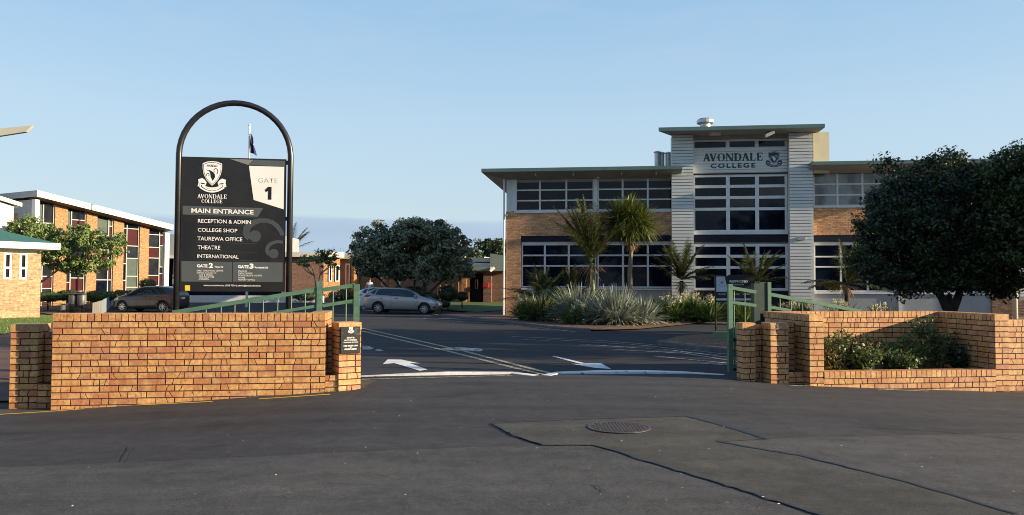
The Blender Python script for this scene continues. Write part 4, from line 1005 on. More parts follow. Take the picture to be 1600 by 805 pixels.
# low white retaining kerb wall across the yard
kw=Fr(*(at(290,470,55.5).xy),R(1)); kw.o.z=0; kt=kw.thing('retaining_wall','long low white retaining wall at the back of the car park','wall')
mb=MB(); mb.box(0,kw.u(505,0,468),0,.3,0,kw.z(400,462)); mb.build('wall_panel','white_paint',kt)
# fence with a cream end and blue-grey side near the bins
fa=G(152,497); ff=Fr(fa[0],fa[1],0); ft_=thing('paling_fence','short paling fence, cream front and blue-grey side, beside the parked dark car','fence',(0,0,0))
p0=Vector(at(145,470,41)); p1=Vector(at(161,470,41)); p2=Vector(at(178,461,54))
def palings(a,b_,z0a,z1a,z0b,z1b,n,mat,name):
    mb=MB()
    d=Vector((b_.x-a.x,b_.y-a.y,0)); L=d.length; d.normalize(); nn=Vector((-d.y,d.x,0))*.012
    for i in range(n):
        t0,t1=i/n,(i+.93)/n
        P=[Vector((lerp(a.x,b_.x,t),lerp(a.y,b_.y,t),0)) for t in (t0,t1)]; lo=[lerp(z0a,z0b,t) for t in (t0,t1)]; hi=[lerp(z1a,z1b,t) for t in (t0,t1)]
        vs=[]
        for s_ in (-1,1):
            for k,zz in ((0,lo[0]),(1,lo[1]),(1,hi[1]),(0,hi[0])): q_=P[k]+nn*s_; vs.append((q_.x,q_.y,zz))
        mb.add(vs,[(0,1,2,3),(7,6,5,4),(0,4,5,1),(1,5,6,2),(2,6,7,3),(3,7,4,0)])
    return mb.build(name,mat,ft_)
palings(p0,p1,-.05,at(150,473.5,41).z,-.05,at(160,469,41).z,5,'fence_cream','front_panel')
palings(p1+Vector((.02,0,0)),p2,-.05,at(161,468,41).z,.2,at(178,460,54).z,24,'fence_blue_grey','side_panel')
# rubbish bins
def bin_(px):
    x,y,_=at(px,470,43); b_=thing('rubbish_bin','dark grey metal bin on a stand, %s of the pair by the hall hedge'%('left' if px<120 else 'right'),'bin',(x,y,h(x,y)),0,'pair of metal bins by the hall')
    mb=MB(); mb.lathe([(.20,.28),(.235,.32),(.235,.98),(.22,1.0)],n=18); mb.build('drum','dark_metal' if 'dark_metal' in MATS else 'steel',b_,True)
    mb=MB(); mb.lathe([(.27,1.01),(.27,1.06),(.05,1.12)],n=18); mb.build('lid','black_metal',b_)
    mb=MB(); mb.tube([(0,0,0),(0,0,.3)],.05,8); mb.box(-.2,.2,-.03,.03,0,.04); mb.build('stand','black_metal',b_)
MATS['dark_metal']=pm('dark_metal',(.13,.135,.14),(.09,.095,.10),5,.5,.5)
bin_(114.5); bin_(127.5)
# bench behind the bins
x,y,_=at(75,475,44); bn=thing('bench','low timber bench behind the lawn, left of the metal bins','bench',(x,y,h(x,y)),R(10))
mb=MB()
for i in range(3): mb.box(-1,1,-.25+i*.17,-.11+i*.17,.42,.46)
mb.build('seat','bark',bn)
for s_ in (-.8,.8):
    mb=MB(); mb.box(s_-.05,s_+.05,-.22,.22,0,.418); mb.build('leg','concrete_dark',bn)
# flagpole
x,y,_=at(386,440,50); fp=thing('flagpole','white flagpole rising behind the big sign','flagpole',(x,y,0))
zt_=at(386,197,50).z
mb=MB(); mb.tube([(0,0,0),(0,0,zt_)],[.085,.05],10); mb.build('pole','white_bright',fp)
mb=MB(); mb.lathe([(.02,0),(.08,.03),(.09,.08),(.05,.13),(.0,.14)],(0,0,zt_),10); mb.build('finial','white_bright',fp)
# drooping flag
fl=MB(); nx,nz=14,26; z_t=at(386,207,50).z; z_b=at(386,243,50).z
def fpnt(i,j):
    a=i/nx; b_=j/nz; wd=.42*(.25+.75*b_**.6) if b_<.9 else .42
    return (.06+a*wd*.9+.02*math.sin(b_*9), .10*math.sin(a*11+b_*3)*(.3+a), z_t-(z_t-z_b)*(b_*.86+a*.13)-.02*math.sin(a*8))
for j in range(nz):
    for i in range(nx):
        mi=0
        u_,w_=i/nx,j/nz
        if w_<.5:
            d=abs(u_-w_*2*.9); mi=2 if d<.10 else (1 if d<.2 else 0)
            if abs(u_-.35)<.07: mi=1
        fl.face([fpnt(i,j),fpnt(i,j+1),fpnt(i+1,j+1),fpnt(i+1,j)],mi)
o=fl.build('flag',['flag_navy','flag_white','flag_red'],None,True); o.location=(x,y,0); tag(o,'dark blue ensign drooping from the flagpole','flag')

# ------------------------------------------------------------------ vegetation
def leaves_obj(name, centers, size, mat, parent, aspect=.5, up=.3, outward=None, fold=.25, seed=1):
    """many small leaf faces: centers (n,3)"""
    g=np.random.default_rng(seed); n=len(centers); c=np.asarray(centers,float)
    d=g.normal(size=(n,3)); 
    if outward is not None: d+=outward*1.0
    d[:,2]+=up; d/=np.linalg.norm(d,axis=1,keepdims=True)+1e-9      # leaf normal
    a=g.normal(size=(n,3)); a-=d*(a*d).sum(1,keepdims=True); a/=np.linalg.norm(a,axis=1,keepdims=True)+1e-9
    b_=np.cross(d,a); s=(size*g.uniform(.6,1.35,size=(n,1)))
    v=np.empty((n,4,3)); v[:,0]=c-a*s*.5; v[:,1]=c+b_*s*aspect*.5+d*s*fold*.3; v[:,2]=c+a*s*.5-d*s*fold*.4; v[:,3]=c-b_*s*aspect*.5+d*s*fold*.3
    me=bpy.data.meshes.new(name); me.vertices.add(n*4); me.vertices.foreach_set('co',v.ravel()); me.loops.add(n*4); me.loops.foreach_set('vertex_index',np.arange(n*4,dtype=np.int32))
    me.polygons.add(n); me.polygons.foreach_set('loop_start',np.arange(0,n*4,4,dtype=np.int32)); me.polygons.foreach_set('loop_total',np.full(n,4,dtype=np.int32)); me.update(calc_edges=True)
    me.materials.append(MATS[mat]); o=bpy.data.objects.new(name,me); col.objects.link(o); o.parent=parent; return o
def clump_points(ell, k, g, shell=.5):
    """k clump centres spread through ellipsoids [(cx,cy,cz,rx,ry,rz)], biased to the surface"""
    w=np.array([e[3]*e[4]*e[5] for e in ell])**.67; w/=w.sum(); out=[]
    for _ in range(k):
        e=ell[g.choice(len(ell),p=w)]; d=g.normal(size=3); d/=np.linalg.norm(d); r_=g.uniform(shell,1.0)**.6*(1.13 if g.random()<.12 else 1) if g.random()<.8 else g.uniform(0.1,shell)
        out.append((e[0]+d[0]*e[3]*r_,e[1]+d[1]*e[4]*r_,e[2]+d[2]*e[5]*r_))
    return np.array(out)
def tree(name,label,loc,ell,mat,trunk_pts,tr,clumps,per,crad,leaf,seed,bark='bark',cat='tree',group=None,branches=14,aspect=.5,zmin=None,up=.3):
    g=np.random.default_rng(seed); t=thing(name,label,cat,loc,0,group)
    C=clump_points(ell,clumps,g)
    if zmin is not None: C[:,2]=np.maximum(C[:,2],zmin+g.uniform(0,.3,len(C)))
    cen=np.array([np.mean([e[i] for e in ell]) for i in range(3)])
    rr_=crad*g.uniform(.4,1.4,size=len(C)); idx=np.repeat(np.arange(len(C)),per)
    p=g.normal(size=(len(idx),3)); p/=np.linalg.norm(p,axis=1,keepdims=True); rad=g.uniform(0,1,size=(len(idx),1))**.45
    off=p*rad*rr_[idx][:,None]; off[:,2]*=.7
    out=p*1.0+ .4*((C[idx]-cen)/ (np.linalg.norm(C[idx]-cen,axis=1,keepdims=True)+1e-6))
    leaves_obj('crown',C[idx]+off,leaf,mat,t,aspect,up,out,seed=seed+1)
    mb=MB(); 
    for tp in trunk_pts:
        n=len(tp); mb.tube(tp,[lerp(tr,tr*.45,i/(n-1)) for i in range(n)],9)
    top=[Vector(tp[-1]) for tp in trunk_pts]
    order=g.permutation(len(C))[:branches]
    for i in order:
        q_=Vector(C[i]); b0=min(top,key=lambda v:(v-q_).length); L=(q_-b0).length
        m1=b0.lerp(q_,.45)+Vector((g.uniform(-.1,.1),g.uniform(-.1,.1),-.06))*L
        mb.tube([b0,m1,q_],[tr*.42,tr*.25,tr*.08],6)
    mb.build('trunk',bark,t,True); return t
def P2(px,py,Y,base):  # pixel at depth Y to coordinates relative to base
    p=at(px,py,Y); return (p.x-base[0],p.y-base[1],p.z-base[2])
def E(px,py,Y,wpx,hpx,base,dy=None):
    """ellipsoid from picture size: half width/height in px at depth Y"""
    c=P2(px,py,Y,base); k=Y/F; return (c[0],c[1],c[2],wpx*k,(dy if dy else wpx*k),hpx*k)
def base_at(px,Y): p=at(px,445,Y); return (p.x,p.y,h(p.x,p.y))
# big round pohutukawa in the middle
B=base_at(640,50)
tree('pohutukawa_tree','big round-crowned grey-green tree with several leaning trunks behind the silver car',B,
 [E(645,390,50,80,44,B),E(590,385,50,40,36,B,2.2),E(700,398,50,42,36,B,2.2),E(660,365,50,55,24,B,2.6),E(585,412,50,32,20,B,2),E(700,422,50,46,16,B,2),E(625,420,50,50,14,B,2)],
 'leaf_pohutukawa',[[(0,0,-.1),(-.3,0,.8),(-1.2,.1,2.2)],[(.1,0,-.1),(.3,0,.8),(.3,.3,2.3)],[(.2,0,-.1),(.7,0,.8),(1.5,-.2,2.2)],[(.3,.1,-.1),(1.0,0,.7),(2.3,.2,2.0)],[(-.1,.1,-.1),(-.7,0,.6),(-2.0,.1,1.9)]],.13,620,90,.42,.22,21,'bark',branches=60,up=.9)
B=base_at(662,46); 
tree('slim_tree','slim straight-trunked tree standing just in front of the big round tree',B,[E(662,425,46,14,16,B)],'leaf_pohutukawa',[[(0,0,-.1),(.02,0,1.5),(0,0,2.6)]],.12,30,60,.3,.15,22,'bark_dark')
# small tree behind the gate
B=base_at(494,52)
tree('small_tree','small light tree with a forked trunk in front of the low red brick block',B,[E(492,408,52,24,12,B),E(508,400,52,18,10,B,.9),E(524,412,52,8,12,B,.4),E(474,408,52,10,7,B,.5)],'leaf_light_green',
 [[(0,0,-.1),(0,0,1),(-.12,0,2.0)],[(0,0,.7),(.1,0,1.4),(.25,0,2.1)]],.07,60,45,.25,.14,23,'bark_pale')
# broad tree in front of the hall
B=base_at(134,43)
tree('spreading_tree','light green spreading tree with a pale twisting trunk in front of the left hall',B,
 [E(60,380,43,40,32,B,1.5),E(95,400,43,36,25,B,1.4),E(130,372,43,34,22,B,1.3),E(165,382,43,32,18,B,1.3),E(150,408,43,24,14,B,1),E(186,378,43,14,9,B,.7),E(40,360,43,22,20,B,1),E(120,415,43,20,12,B,1)],'leaf_light_green',
 [[(0,0,-.1),P2(133,455,43,B),P2(135,430,43,B),P2(145,408,43,B)],[P2(135,432,43,B),P2(124,415,43,B),P2(110,400,43,B)],[P2(50,450,43,B),P2(88,424,43,B),P2(96,412,43,B)]],.075,290,62,.33,.17,24,'bark_pale',branches=40)
# dark trees on the right, just behind the planter
DY=20; B=base_at(1484,DY)
tree('dark_tree','large dense dark round tree rising behind the brick planter wall',B,
 [E(1478,354,DY,112,84,B,1.7),E(1410,360,DY,56,72,B,1.2),E(1455,286,DY,60,40,B,1.1),E(1535,350,DY,66,90,B,1.4),E(1500,410,DY,80,42,B,1.4),E(1400,300,DY,32,34,B,.8),E(1390,425,DY,40,18,B,.8),E(1375,345,DY,30,50,B,.8),E(1440,436,DY,55,20,B,.9),E(1540,436,DY,60,22,B,1),E(1350,405,DY,18,26,B,.5),E(1385,262,DY,12,14,B,.3),E(1472,248,DY,14,10,B,.3),E(1500,256,DY,14,12,B,.3),E(1420,452,DY,26,8,B,.5),E(1560,452,DY,30,9,B,.5)],'leaf_dark',
 [[(0,0,-.1),(.02,0,.8),(-.03,0,1.3)],[(0,0,.8),(.2,0,1.2),(.38,.1,1.6)],[(0,0,.8),(-.2,0,1.2),(-.45,.1,1.65)]],.14,900,85,.31,.095,25,'bark_dark',branches=50,up=.3)
DY=18.5; B=base_at(1640,DY)
tree('dark_tree','dense dark tree cut by the right edge, taller than the round one',B,
 [E(1600,290,DY,70,62,B,1.2),E(1650,330,DY,90,110,B,1.5),E(1605,350,DY,60,80,B,1.3),E(1590,250,DY,30,28,B,.6)],'leaf_dark_mid',
 [[(0,0,-.1),(0,0,1.0),(.05,0,1.8)]],.15,560,80,.30,.095,26,'bark_dark',branches=40,up=.3)
# distant trees
for px,py,Y,w_,hh_,lab,s_ in ((770,388,75,28,15,'dark rounded tree far off between the big tree and the main block',31),(735,405,62,14,14,'mid green tree peeping out right of the big round tree',32)):
    B=base_at(px,Y); tree('distant_tree',lab,B,[E(px,py,Y,w_,hh_,B),E(px+8,py+14,Y,w_,hh_,B)],'leaf_dark_mid',[[(0,0,-.1),(0,0,2),(0,0,3)]],.2,70,60,.6,.32,s_)
B=base_at(522,80); mbt=thing('bare_tree','wispy bare twigs showing above the roofs left of the big tree','tree',B)
mb=MB(); g=random.Random(5)
tp=at(522,400,80); 
for i in range(60):
    a=g.uniform(-1,1); z0=tp.z-B[2]-1.0; x=a*2.4; mb.tube([(x*.4,0,z0-.5),(x,g.uniform(-.5,.5),z0+g.uniform(.4,1.5)*(1.1-abs(a)*.4)+.6)],[.03,.008],4)
mb.tube([(0,0,0),(0,0,z0)],[.12,.06],6); mb.build('trunk','bark_dark',mbt)

# ---- strap leaves
def strap(mb, base, d, L, w, droop, n=4, mi=0, twist=0, lift=0):
    """one ribbon leaf from base along direction d, bending down by droop"""
    d=Vector(d).normalized(); side=d.cross(Vector((0,0,1)))
    if side.length<.05: side=Vector((1,0,0))
    side.normalize(); side=(Matrix.Rotation(twist,3,d) @ side); p=Vector(base); vs=[]; 
    for i in range(n+1):
        t=i/n; ww=w*(.55+.45*math.sin(math.pi*min(t*1.6+.15,1)) if t<.6 else (1-t)/.4)*.5
        vs+=[p-side*ww,p+side*ww]; d=(d+Vector((0,0,-droop*(.3+t)/n))).normalized(); p=p+d*L/n
    mb.add(vs,[(2*i,2*i+1,2*i+3,2*i+2) for i in range(n)],mi)
def rdir(g,emin,emax):
    a=g.uniform(0,2*math.pi); e=R(g.uniform(emin,emax)); return (math.cos(a)*math.cos(e),math.sin(a)*math.cos(e),math.sin(e))
def flax(px,pyt,Y,wpx,n,label,mat='leaf_flax',seed=1,cat='flax bush',name='flax_bush',group='flax clumps in the front bed',w=.055,flower=0):
    B=base_at(px,Y); B=(B[0],B[1],B[2]+.05); g=random.Random(seed); t=thing(name,label,cat,B,0,group); hgt=at(px,pyt,Y).z-B[2]; wr=wpx*Y/F
    mb=MB()
    for i in range(int(n*1.5)):
        d=rdir(g,22,88); r0=wr*.45*g.random(); a=math.atan2(d[1],d[0]); L=hgt*g.uniform(.75,1.25)
        strap(mb,(math.cos(a)*r0,math.sin(a)*r0,0),d,L,w,g.uniform(.5,1.8),5,0,g.uniform(-.5,.5))
    mb.build('foliage',mat,t)
    if flower:
        for i in range(flower+4):
            a=g.uniform(0,6.28); r0=wr*.85*g.random()**.5; c=(math.cos(a)*r0,math.sin(a)*r0,hgt*g.uniform(.62,1.05))
            pts=[(c[0]+g.gauss(0,.05),c[1]+g.gauss(0,.05),c[2]+g.gauss(0,.045)) for k in range(30)]
            leaves_obj('flower_head',pts,.065,'flower_cream',t,.8,seed=seed*31+i)
    return t
FX=[(905,449,31.0,36,420,'tall pale flax clump, the left-hand one under the two front palms'),(962,452,29.6,40,480,'broad grey-green flax clump, nearest the kerb in the middle of the bed'),
    (1003,466,29.6,22,260,'small pale flax clump at the right-hand tip of the planting bed'),(845,462,32.5,34,320,'dark flax clump left in the bed, in front of the brick end pier'),(928,468,29.8,30,320,'low flax clump between the two tall pale ones')]
for i,(px,py,Y,w_,n,lab) in enumerate(FX): flax(px,py,Y,w_,n,lab,'leaf_flax' if i!=3 else 'leaf_palm_dark',40+i)
AG=[(1050,463,32.5,24,230,11,'cream flowering clump left of the warning sign, beside the flax tip'),(1080,460,32.8,22,220,11,'cream flowering clump just left of the warning sign post'),
    (1106,464,32.2,18,170,8,'small cream flowering clump at the foot of the warning sign'),(1160,466,31,26,260,6,'bright green strap-leaved clump seen through the bars of the right gate'),
    (822,468,33.5,24,220,11,'shaded flowering clump by the left corner of the main block'),(900,474,29.8,20,130,12,'low cream flowering clump in front of the tall flax')]
for i,(px,py,Y,w_,n,fl_,lab) in enumerate(AG): flax(px,py,Y,w_,n,lab,'leaf_agapanthus',60+i,'flowering plant','flowering_plant','cream flowering clumps in the front bed',.055,fl_)
for i,(px,py,Y,w_) in enumerate(((1255,470,33,24),(1315,472,32,26),(1380,474,31,26),(1230,470,35,18))):
    flax(px,py,Y,w_,110,['white-dotted strap plant above the planter, under the tower pylon','white-dotted strap plant above the planter, under the third small palm','white-dotted strap plant above the planter, left of the dark tree trunk','dark strap plant beside the gate post under the tower'][i],'leaf_palm_dark',80+i,'garden plant','garden_plant','low plants along the main block',.05,4)
# cordyline with a ball of strap leaves
B=base_at(985,36); g=random.Random(3); ct=thing('cabbage_tree','cabbage tree with a bare trunk and round head, right of the tall feather palm','tree',B,0,'palms in the front bed')
mb=MB(); T=[P2(986,470,36,B),P2(984,430,36,B),P2(986,395,36,B),P2(985,360,36,B)]; mb.tube([(T[0][0],0,-.1)]+T,[.17,.13,.11,.10,.09],9); mb.build('trunk','bark_pale',ct,True)
mb=MB(); 
for i in range(1900):
    hd=[P2(985,352,36,B),P2(966,345,36,B),P2(1003,350,36,B),P2(985,338,36,B)][g.randrange(4)]
    d=rdir(g,-60,85); strap(mb,hd,d,g.uniform(.8,1.3),.06,g.uniform(.2,1.2),4,0,g.uniform(-.6,.6))
mb.build('foliage','leaf_palm',ct)
mb=MB()
for i in range(120):
    hd=P2(985,372,36,B); d=rdir(g,-85,-20); strap(mb,hd,d,g.uniform(.4,.8),.04,.8,3)
for i in range(50):
    hd=P2(1008,362,36,B); d=rdir(g,-70,20); strap(mb,hd,d,g.uniform(.3,.55),.03,.8,3)
mb.build('dead_leaves','leaf_dead',ct)
# feather palms (nikau)
def nikau(px,py_crown,Y,size,n,label,seed,sheath=True,mat='leaf_palm_dark',lean=0,e0=30,tr=.10,dead=True,py_base=None):
    B=base_at(px,Y); g=random.Random(seed); t=thing('nikau_palm',label,'palm',B,0,'palms in the front bed'); c=P2(px+lean,py_crown,Y,B)
    mb=MB(); mb.tube([(0,0,-.1),(c[0]*.6,0,c[2]*.5),(c[0],c[1],c[2]-.4)],[tr*1.15,tr,tr*.9],9); mb.build('trunk','bark_dark' if not sheath else 'palm_sheath',t,True)
    mb=MB()
    for i in range(n):
        a=g.uniform(0,2*math.pi); e=R(g.uniform(e0,84)); d=Vector((math.cos(a)*math.cos(e),math.sin(a)*math.cos(e),math.sin(e))); p=Vector(c)+Vector((0,0,-.35)); L=size*g.uniform(.8,1.1); seg=12; dr=g.uniform(.5,1.1)
        pts=[]
        for k in range(seg+1):
            pts.append((p.copy(),d.copy())); d=(d+Vector((0,0,-dr*(.2+k/seg)/seg))).normalized(); p=p+d*L/seg
        mb.tube([q_[0] for q_ in pts],[.022*(1-.8*k/seg) for k in range(seg+1)],4)
        for k in range(4,seg*4):
            t_=k/(seg*4); j=min(int(t_*seg),seg-1); f=t_*seg-j; q_=pts[j][0].lerp(pts[j+1][0],f); dd=pts[j][1]
            s_=dd.cross(Vector((0,0,1))); s_=s_.normalized() if s_.length>.05 else Vector((1,0,0)); ll=size*.30*math.sin(math.pi*min(1,t_*.85+.12))
            for sg_ in (-1,1):
                strap(mb,q_,(s_*sg_+dd*.9+Vector((0,0,.1+g.uniform(-.25,.25)))),ll,.052,1.1,2,0,g.uniform(-.3,.3))
    mb.build('fronds',mat,t)
    if dead:
        mb=MB()
        for i in range(60): strap(mb,(c[0],c[1],c[2]-.45),rdir(g,-80,10),size*g.uniform(.2,.45),.035,.9,3)
        mb.build('dead_fronds','leaf_dead',t)
    return t
nikau(930,398,35.4,2.95,32,'tall feather palm with a green sheathed trunk leaning beside the cabbage tree',5,True,'leaf_palm_dark',lean=-6,e0=48)
nikau(1065,425,35.2,1.9,20,'small feather palm in front of the left tower pylon',6,False,e0=8)
nikau(1181,434,34.2,1.85,20,'small feather palm in the bed below the tower windows',7,False,e0=5)
nikau(1323,430,33.5,2.0,18,'dark drooping feather palm in front of the right wing, left of the dark tree',8,False,e0=0)
nikau(845,460,36.5,1.9,20,'short dark feather palm low under the left ground-floor windows',9,False,e0=10)
nikau(893,455,36.5,1.6,18,'short dark feather palm behind the tall flax clump',10,False,e0=10)
B=base_at(456,80); g=random.Random(9); nk=nikau(454,388,78,3.2,14,'distant palm fronds just right of the sign post above the white roof',12,False,e0=-5,dead=False); nk['group']='distant palms'; del nk['group']

# ---- hedges, shrubs
def shrub(name,label,px,py,Y,wpx,hpx,mat,n,leaf,seed,cat='shrub',group=None,dy=None):
    B=base_at(px,Y); t=thing(name,label,cat,B,0,group); g=np.random.default_rng(seed); e=E(px,py,Y,wpx,hpx,B,dy)
    d=g.normal(size=(n,3)); d/=np.linalg.norm(d,axis=1,keepdims=True); r_=g.uniform(.55,1,size=(n,1))**.5; lump=1+.12*np.sin(d[:,:1]*7+seed)*np.cos(d[:,1:2]*6)
    p=d*r_*lump*np.array(e[3:6])+np.array(e[:3]); p[:,2]=np.maximum(p[:,2],.02)
    leaves_obj('foliage',p,leaf,mat,t,.6,.3,d*1.5,seed=seed)
    mb=MB(); mb.tube([(e[0],e[1],-.05),(e[0],e[1],max(.15,e[2]))],[.05,.03],6); mb.build('stem','bark_dark',t); return t
for i,(px,py,Y,w_,hh_,lab) in enumerate([(75,464,46,26,8,'low clipped hedge end near the pale office'),(110,462,47,22,9,'low hedge behind the metal bins'),(150,463,47,26,9,'low clipped hedge between the bins and the paling fence'),(190,462,49,26,9,'light green hedge right of the paling fence'),(222,458,50,14,9,'hedge end above the dark car bonnet')]):
    shrub('hedge',lab,px,py,Y,w_,hh_,'leaf_hedge',1800,.13,100+i,'hedge','low hedges in front of the hall')
for i,(px,py,Y,w_,hh_,lab) in enumerate([(868,472,33.4,30,24,'soft dark shrub behind the flax, under the left ground-floor windows'),(940,474,32.6,30,22,'soft dark shrub between the two front palms, behind the flax'),(1022,482,33.6,24,16,'low dark shrub between the pale flax and the cream flowering clumps'),(1130,480,34.5,22,12,'low dark shrub behind the warning sign')]):
    shrub('shrub',lab,px,py,Y,w_,hh_,'leaf_dark_mid',2200,.12,160+i,'shrub','shrubs in the front bed')
shrub('topiary_shrub','round clipped shrub above the parked dark car',231,444,49,13,9,'leaf_hedge',1500,.10,110)
for i,(px,py,Y,w_,hh_,lab) in enumerate([(700,459,47,16,13,'rounded dark shrub by the bonnet of the silver car'),(668,466,46,18,9,'low dark shrub just behind the silver car'),(722,463,49,10,7,'small dark shrub right of the rounded one near the lawn'),(690,475,45,14,6,'low dark ground shrub beside the lawn'),(648,453,52,22,6,'yellow-green clipped hedge under the big tree'),(540,462,54,30,10,'long dark hedge behind the green gate'),(480,462,56,28,8,'dark hedge in front of the low red brick block')]):
    shrub('shrub',lab,px,py,Y,w_,hh_,'leaf_dark' if i!=4 else 'leaf_hedge',1700,.13,120+i,'shrub','shrubs in the yard')
shrub('shrub','wispy small plant poking up behind the left brick wall',113,483,12.5,5,9,'leaf_rose_dry',170,.035,140)

# ---- rose bed in the planter
def rose(px,py_top,label,seed,wpx=26,n=300,mat='leaf_rose',dry=0,v=.65,red=None,white=None,hue=None):
    u_=WF.u(px,v,540); p=WF.w(u_,v); zb=WF.z(1400,579.5)-.1; g=random.Random(seed); t=thing('rose_bush',label,'rose bush',(p.x,p.y,zb),0,'roses in the brick planter')
    zt_=WF.z(px,py_top-6,v)-zb; wr=wpx*14.5/F; mb=MB(); pts=[]
    for i in range(11):
        a=g.uniform(0,6.28); r0=wr*g.uniform(.2,1); q_=Vector((math.cos(a)*r0,math.sin(a)*r0*.8,zt_*g.uniform(.55,1.0))); m1=q_*.5+Vector((g.uniform(-.05,.05),g.uniform(-.05,.05),0))
        mb.tube([(0,0,0),m1,q_],[.009,.007,.003],5)
        for k in range(int(n*2.2)//11):
            f=g.uniform(.25,1.03); c=(q_*f); pts.append((c.x+g.gauss(0,.05),c.y+g.gauss(0,.05),c.z+g.gauss(0,.045)))
            if k%9==0: e=Vector((g.gauss(0,.09),g.gauss(0,.09),g.gauss(0.03,.05))); mb.tube([c,c+e],[.004,.002],4)
    mb.build('stems','rose_stem',t); leaves_obj('foliage',pts,.062,mat,t,.6,.5,seed=seed)
    for (fx,fy,m_) in ([red+('flower_red',)] if red else [])+[w_+('flower_white',) for w_ in (white or [])]:
        uu,zz=WF.q(fx,fy,v-.12); q_=WF.w(uu,v-.12); c=Vector((q_.x-p.x,q_.y-p.y,zz-zb)); s_=.035 if m_=='flower_red' else .026; mb=MB()
        for k in range(22):
            a=k*2.4; r_=s_*(.25+.75*k/22); e=R(80-70*k/22); d=Vector((math.cos(a)*math.cos(e),math.sin(a)*math.cos(e),math.sin(e)))
            strap(mb,c,d,r_*1.2,s_*.9,-.3,3)
        mb.build('flower',m_,t)
    return t
rose(1302,520,'leafy green rose against the left end of the planter',1,22,330,white=[(1308,502)])
rose(1330,532,'low rose second from the left in the planter, browning at the edges',2,24,420,'leaf_rose_dry')
rose(1362,528,'dry twiggy rose in the middle-left of the planter',3,22,300,'leaf_rose_dry')
rose(1392,535,'bright green low rose in the middle of the planter',4,22,420)
rose(1425,522,'open stemmed rose right of centre in the planter',5,26,300,'leaf_rose')
rose(1445,496,'tallest rose, its tip reaching the coping, with a white bloom',6,18,300,white=[(1462,524.5),(1463,541)],v=.75)
rose(1470,520,'rose with a single red bloom in the shade of the planter',7,24,360,red=(1479,546))
rose(1500,528,'dark shaded rose towards the right end of the planter',8,24,420,'leaf_dark')
rose(1530,545,'low dark rose at the right end of the planter',9,22,380,'leaf_dark')
rose(1345,548,'low green filler rose at the front of the planter, left half',10,30,420,v=.42)
rose(1300,550,'low brownish rose in the front left corner of the planter',11,20,360,'leaf_rose_dry',v=.42)
rose(1405,556,'low leafy rose at the front middle of the planter',12,26,380,v=.42)

g=random.Random(91)
for px,py,n in ((566,607,26),(524,613,16),(86,640,14),(1184,598,18),(1262,603,12)):
    x,y=G(px,py); mb=MB()
    for i in range(n): strap(mb,(g.uniform(-.07,.07),g.uniform(-.02,.02),0),rdir(g,20,85),g.uniform(.03,.09),.008,.8,2)
    o=mb.build('weed_tuft','leaf_rose_dry'); o.location=(x,y-.01,h(x,y)+.005); tag(o,{566:'tiny weed tuft at the foot of the turned pier with the notice',524:'tiny weed tuft between the long wall and the turned pier',86:'tiny weed tuft at the left foot of the long low wall',1184:'tiny weed tuft at the foot of the chalked pier',1262:'tiny weed tuft at the foot of the planter corner'}[px],'weed','weeds along the wall foot')
# grass tufts on the lit lawn near the left pier, leaf litter on the street
g=random.Random(77); mb=MB()
for i in range(5200):
    px=g.uniform(-10,110); py=g.uniform(498,523); x,y=G(px,py)
    if py>523-.16*max(0,px-8) : continue
    strap(mb,(x,y,h(x,y)+.045),rdir(g,50,88),g.uniform(.05,.10),.012,.6,2)
tag(mb.build('grass_blades','leaf_agapanthus'),'short sunlit grass blades on the left lawn','grass',kind='stuff')
mb=MB(); g=random.Random(78)
for i in range(85):
    px=g.uniform(0,1600); py=g.uniform(606,800)
    if 40<px<560 and py<650: continue
    x,y=G(px,py); z=h(x,y)+.020; s_=g.uniform(.003,.009)*(1.6 if g.random()<.12 else 1); a=g.uniform(0,3.14); c_,d_=math.cos(a)*s_,math.sin(a)*s_
    mb.face([(x-c_*1.6,y-d_*1.6,z),(x+d_,y-c_,z+.003),(x+c_*1.6,y+d_*1.6,z+.002),(x-d_,y+c_,z+.004)],g.randrange(3))
tag(mb.build('leaf_litter',['concrete','leaf_dead','paint_white']),'tiny pale leaf litter and grit scattered on the street','litter',kind='stuff')
mb=MB(); g=random.Random(79)
for i in range(900):
    px=g.uniform(960,1130); py=g.uniform(494,514); x,y=G(px,py)
    if py>517-(px-960)*.09: continue
    z=h(x,y)+.075; s_=g.uniform(.03,.07); a=g.uniform(0,3.14); c_,d_=math.cos(a)*s_,math.sin(a)*s_
    mb.face([(x-c_,y-d_,z),(x+d_,y-c_,z+.03*g.random()),(x+c_,y+d_,z+.02),(x-d_,y+c_,z+.05*g.random())])
tag(mb.build('fallen_leaves','leaf_dead'),'fallen brown leaves covering the tip of the planting bed','fallen leaves',kind='stuff')
# manhole cover
mx,my=G(967.5,669.5); mc=thing('manhole_cover','round checkered iron manhole cover set in the street patch','manhole cover',(mx,my,h(mx,my)+.012))
mb=MB(); mb.lathe([(.335,0),(.335,.006),(.30,.006),(.30,.003),(.0,.003)],n=40); mb.build('rim','iron',mc)
mb=MB()
for i in range(-8,9):
    for j in range(-8,9):
        x,y=i*.036,j*.036
        if x*x+y*y<.285**2: mb.box(x-.011,x+.011,y-.011,y+.011,.0032,.011)
mb.build('studs','iron',mc)

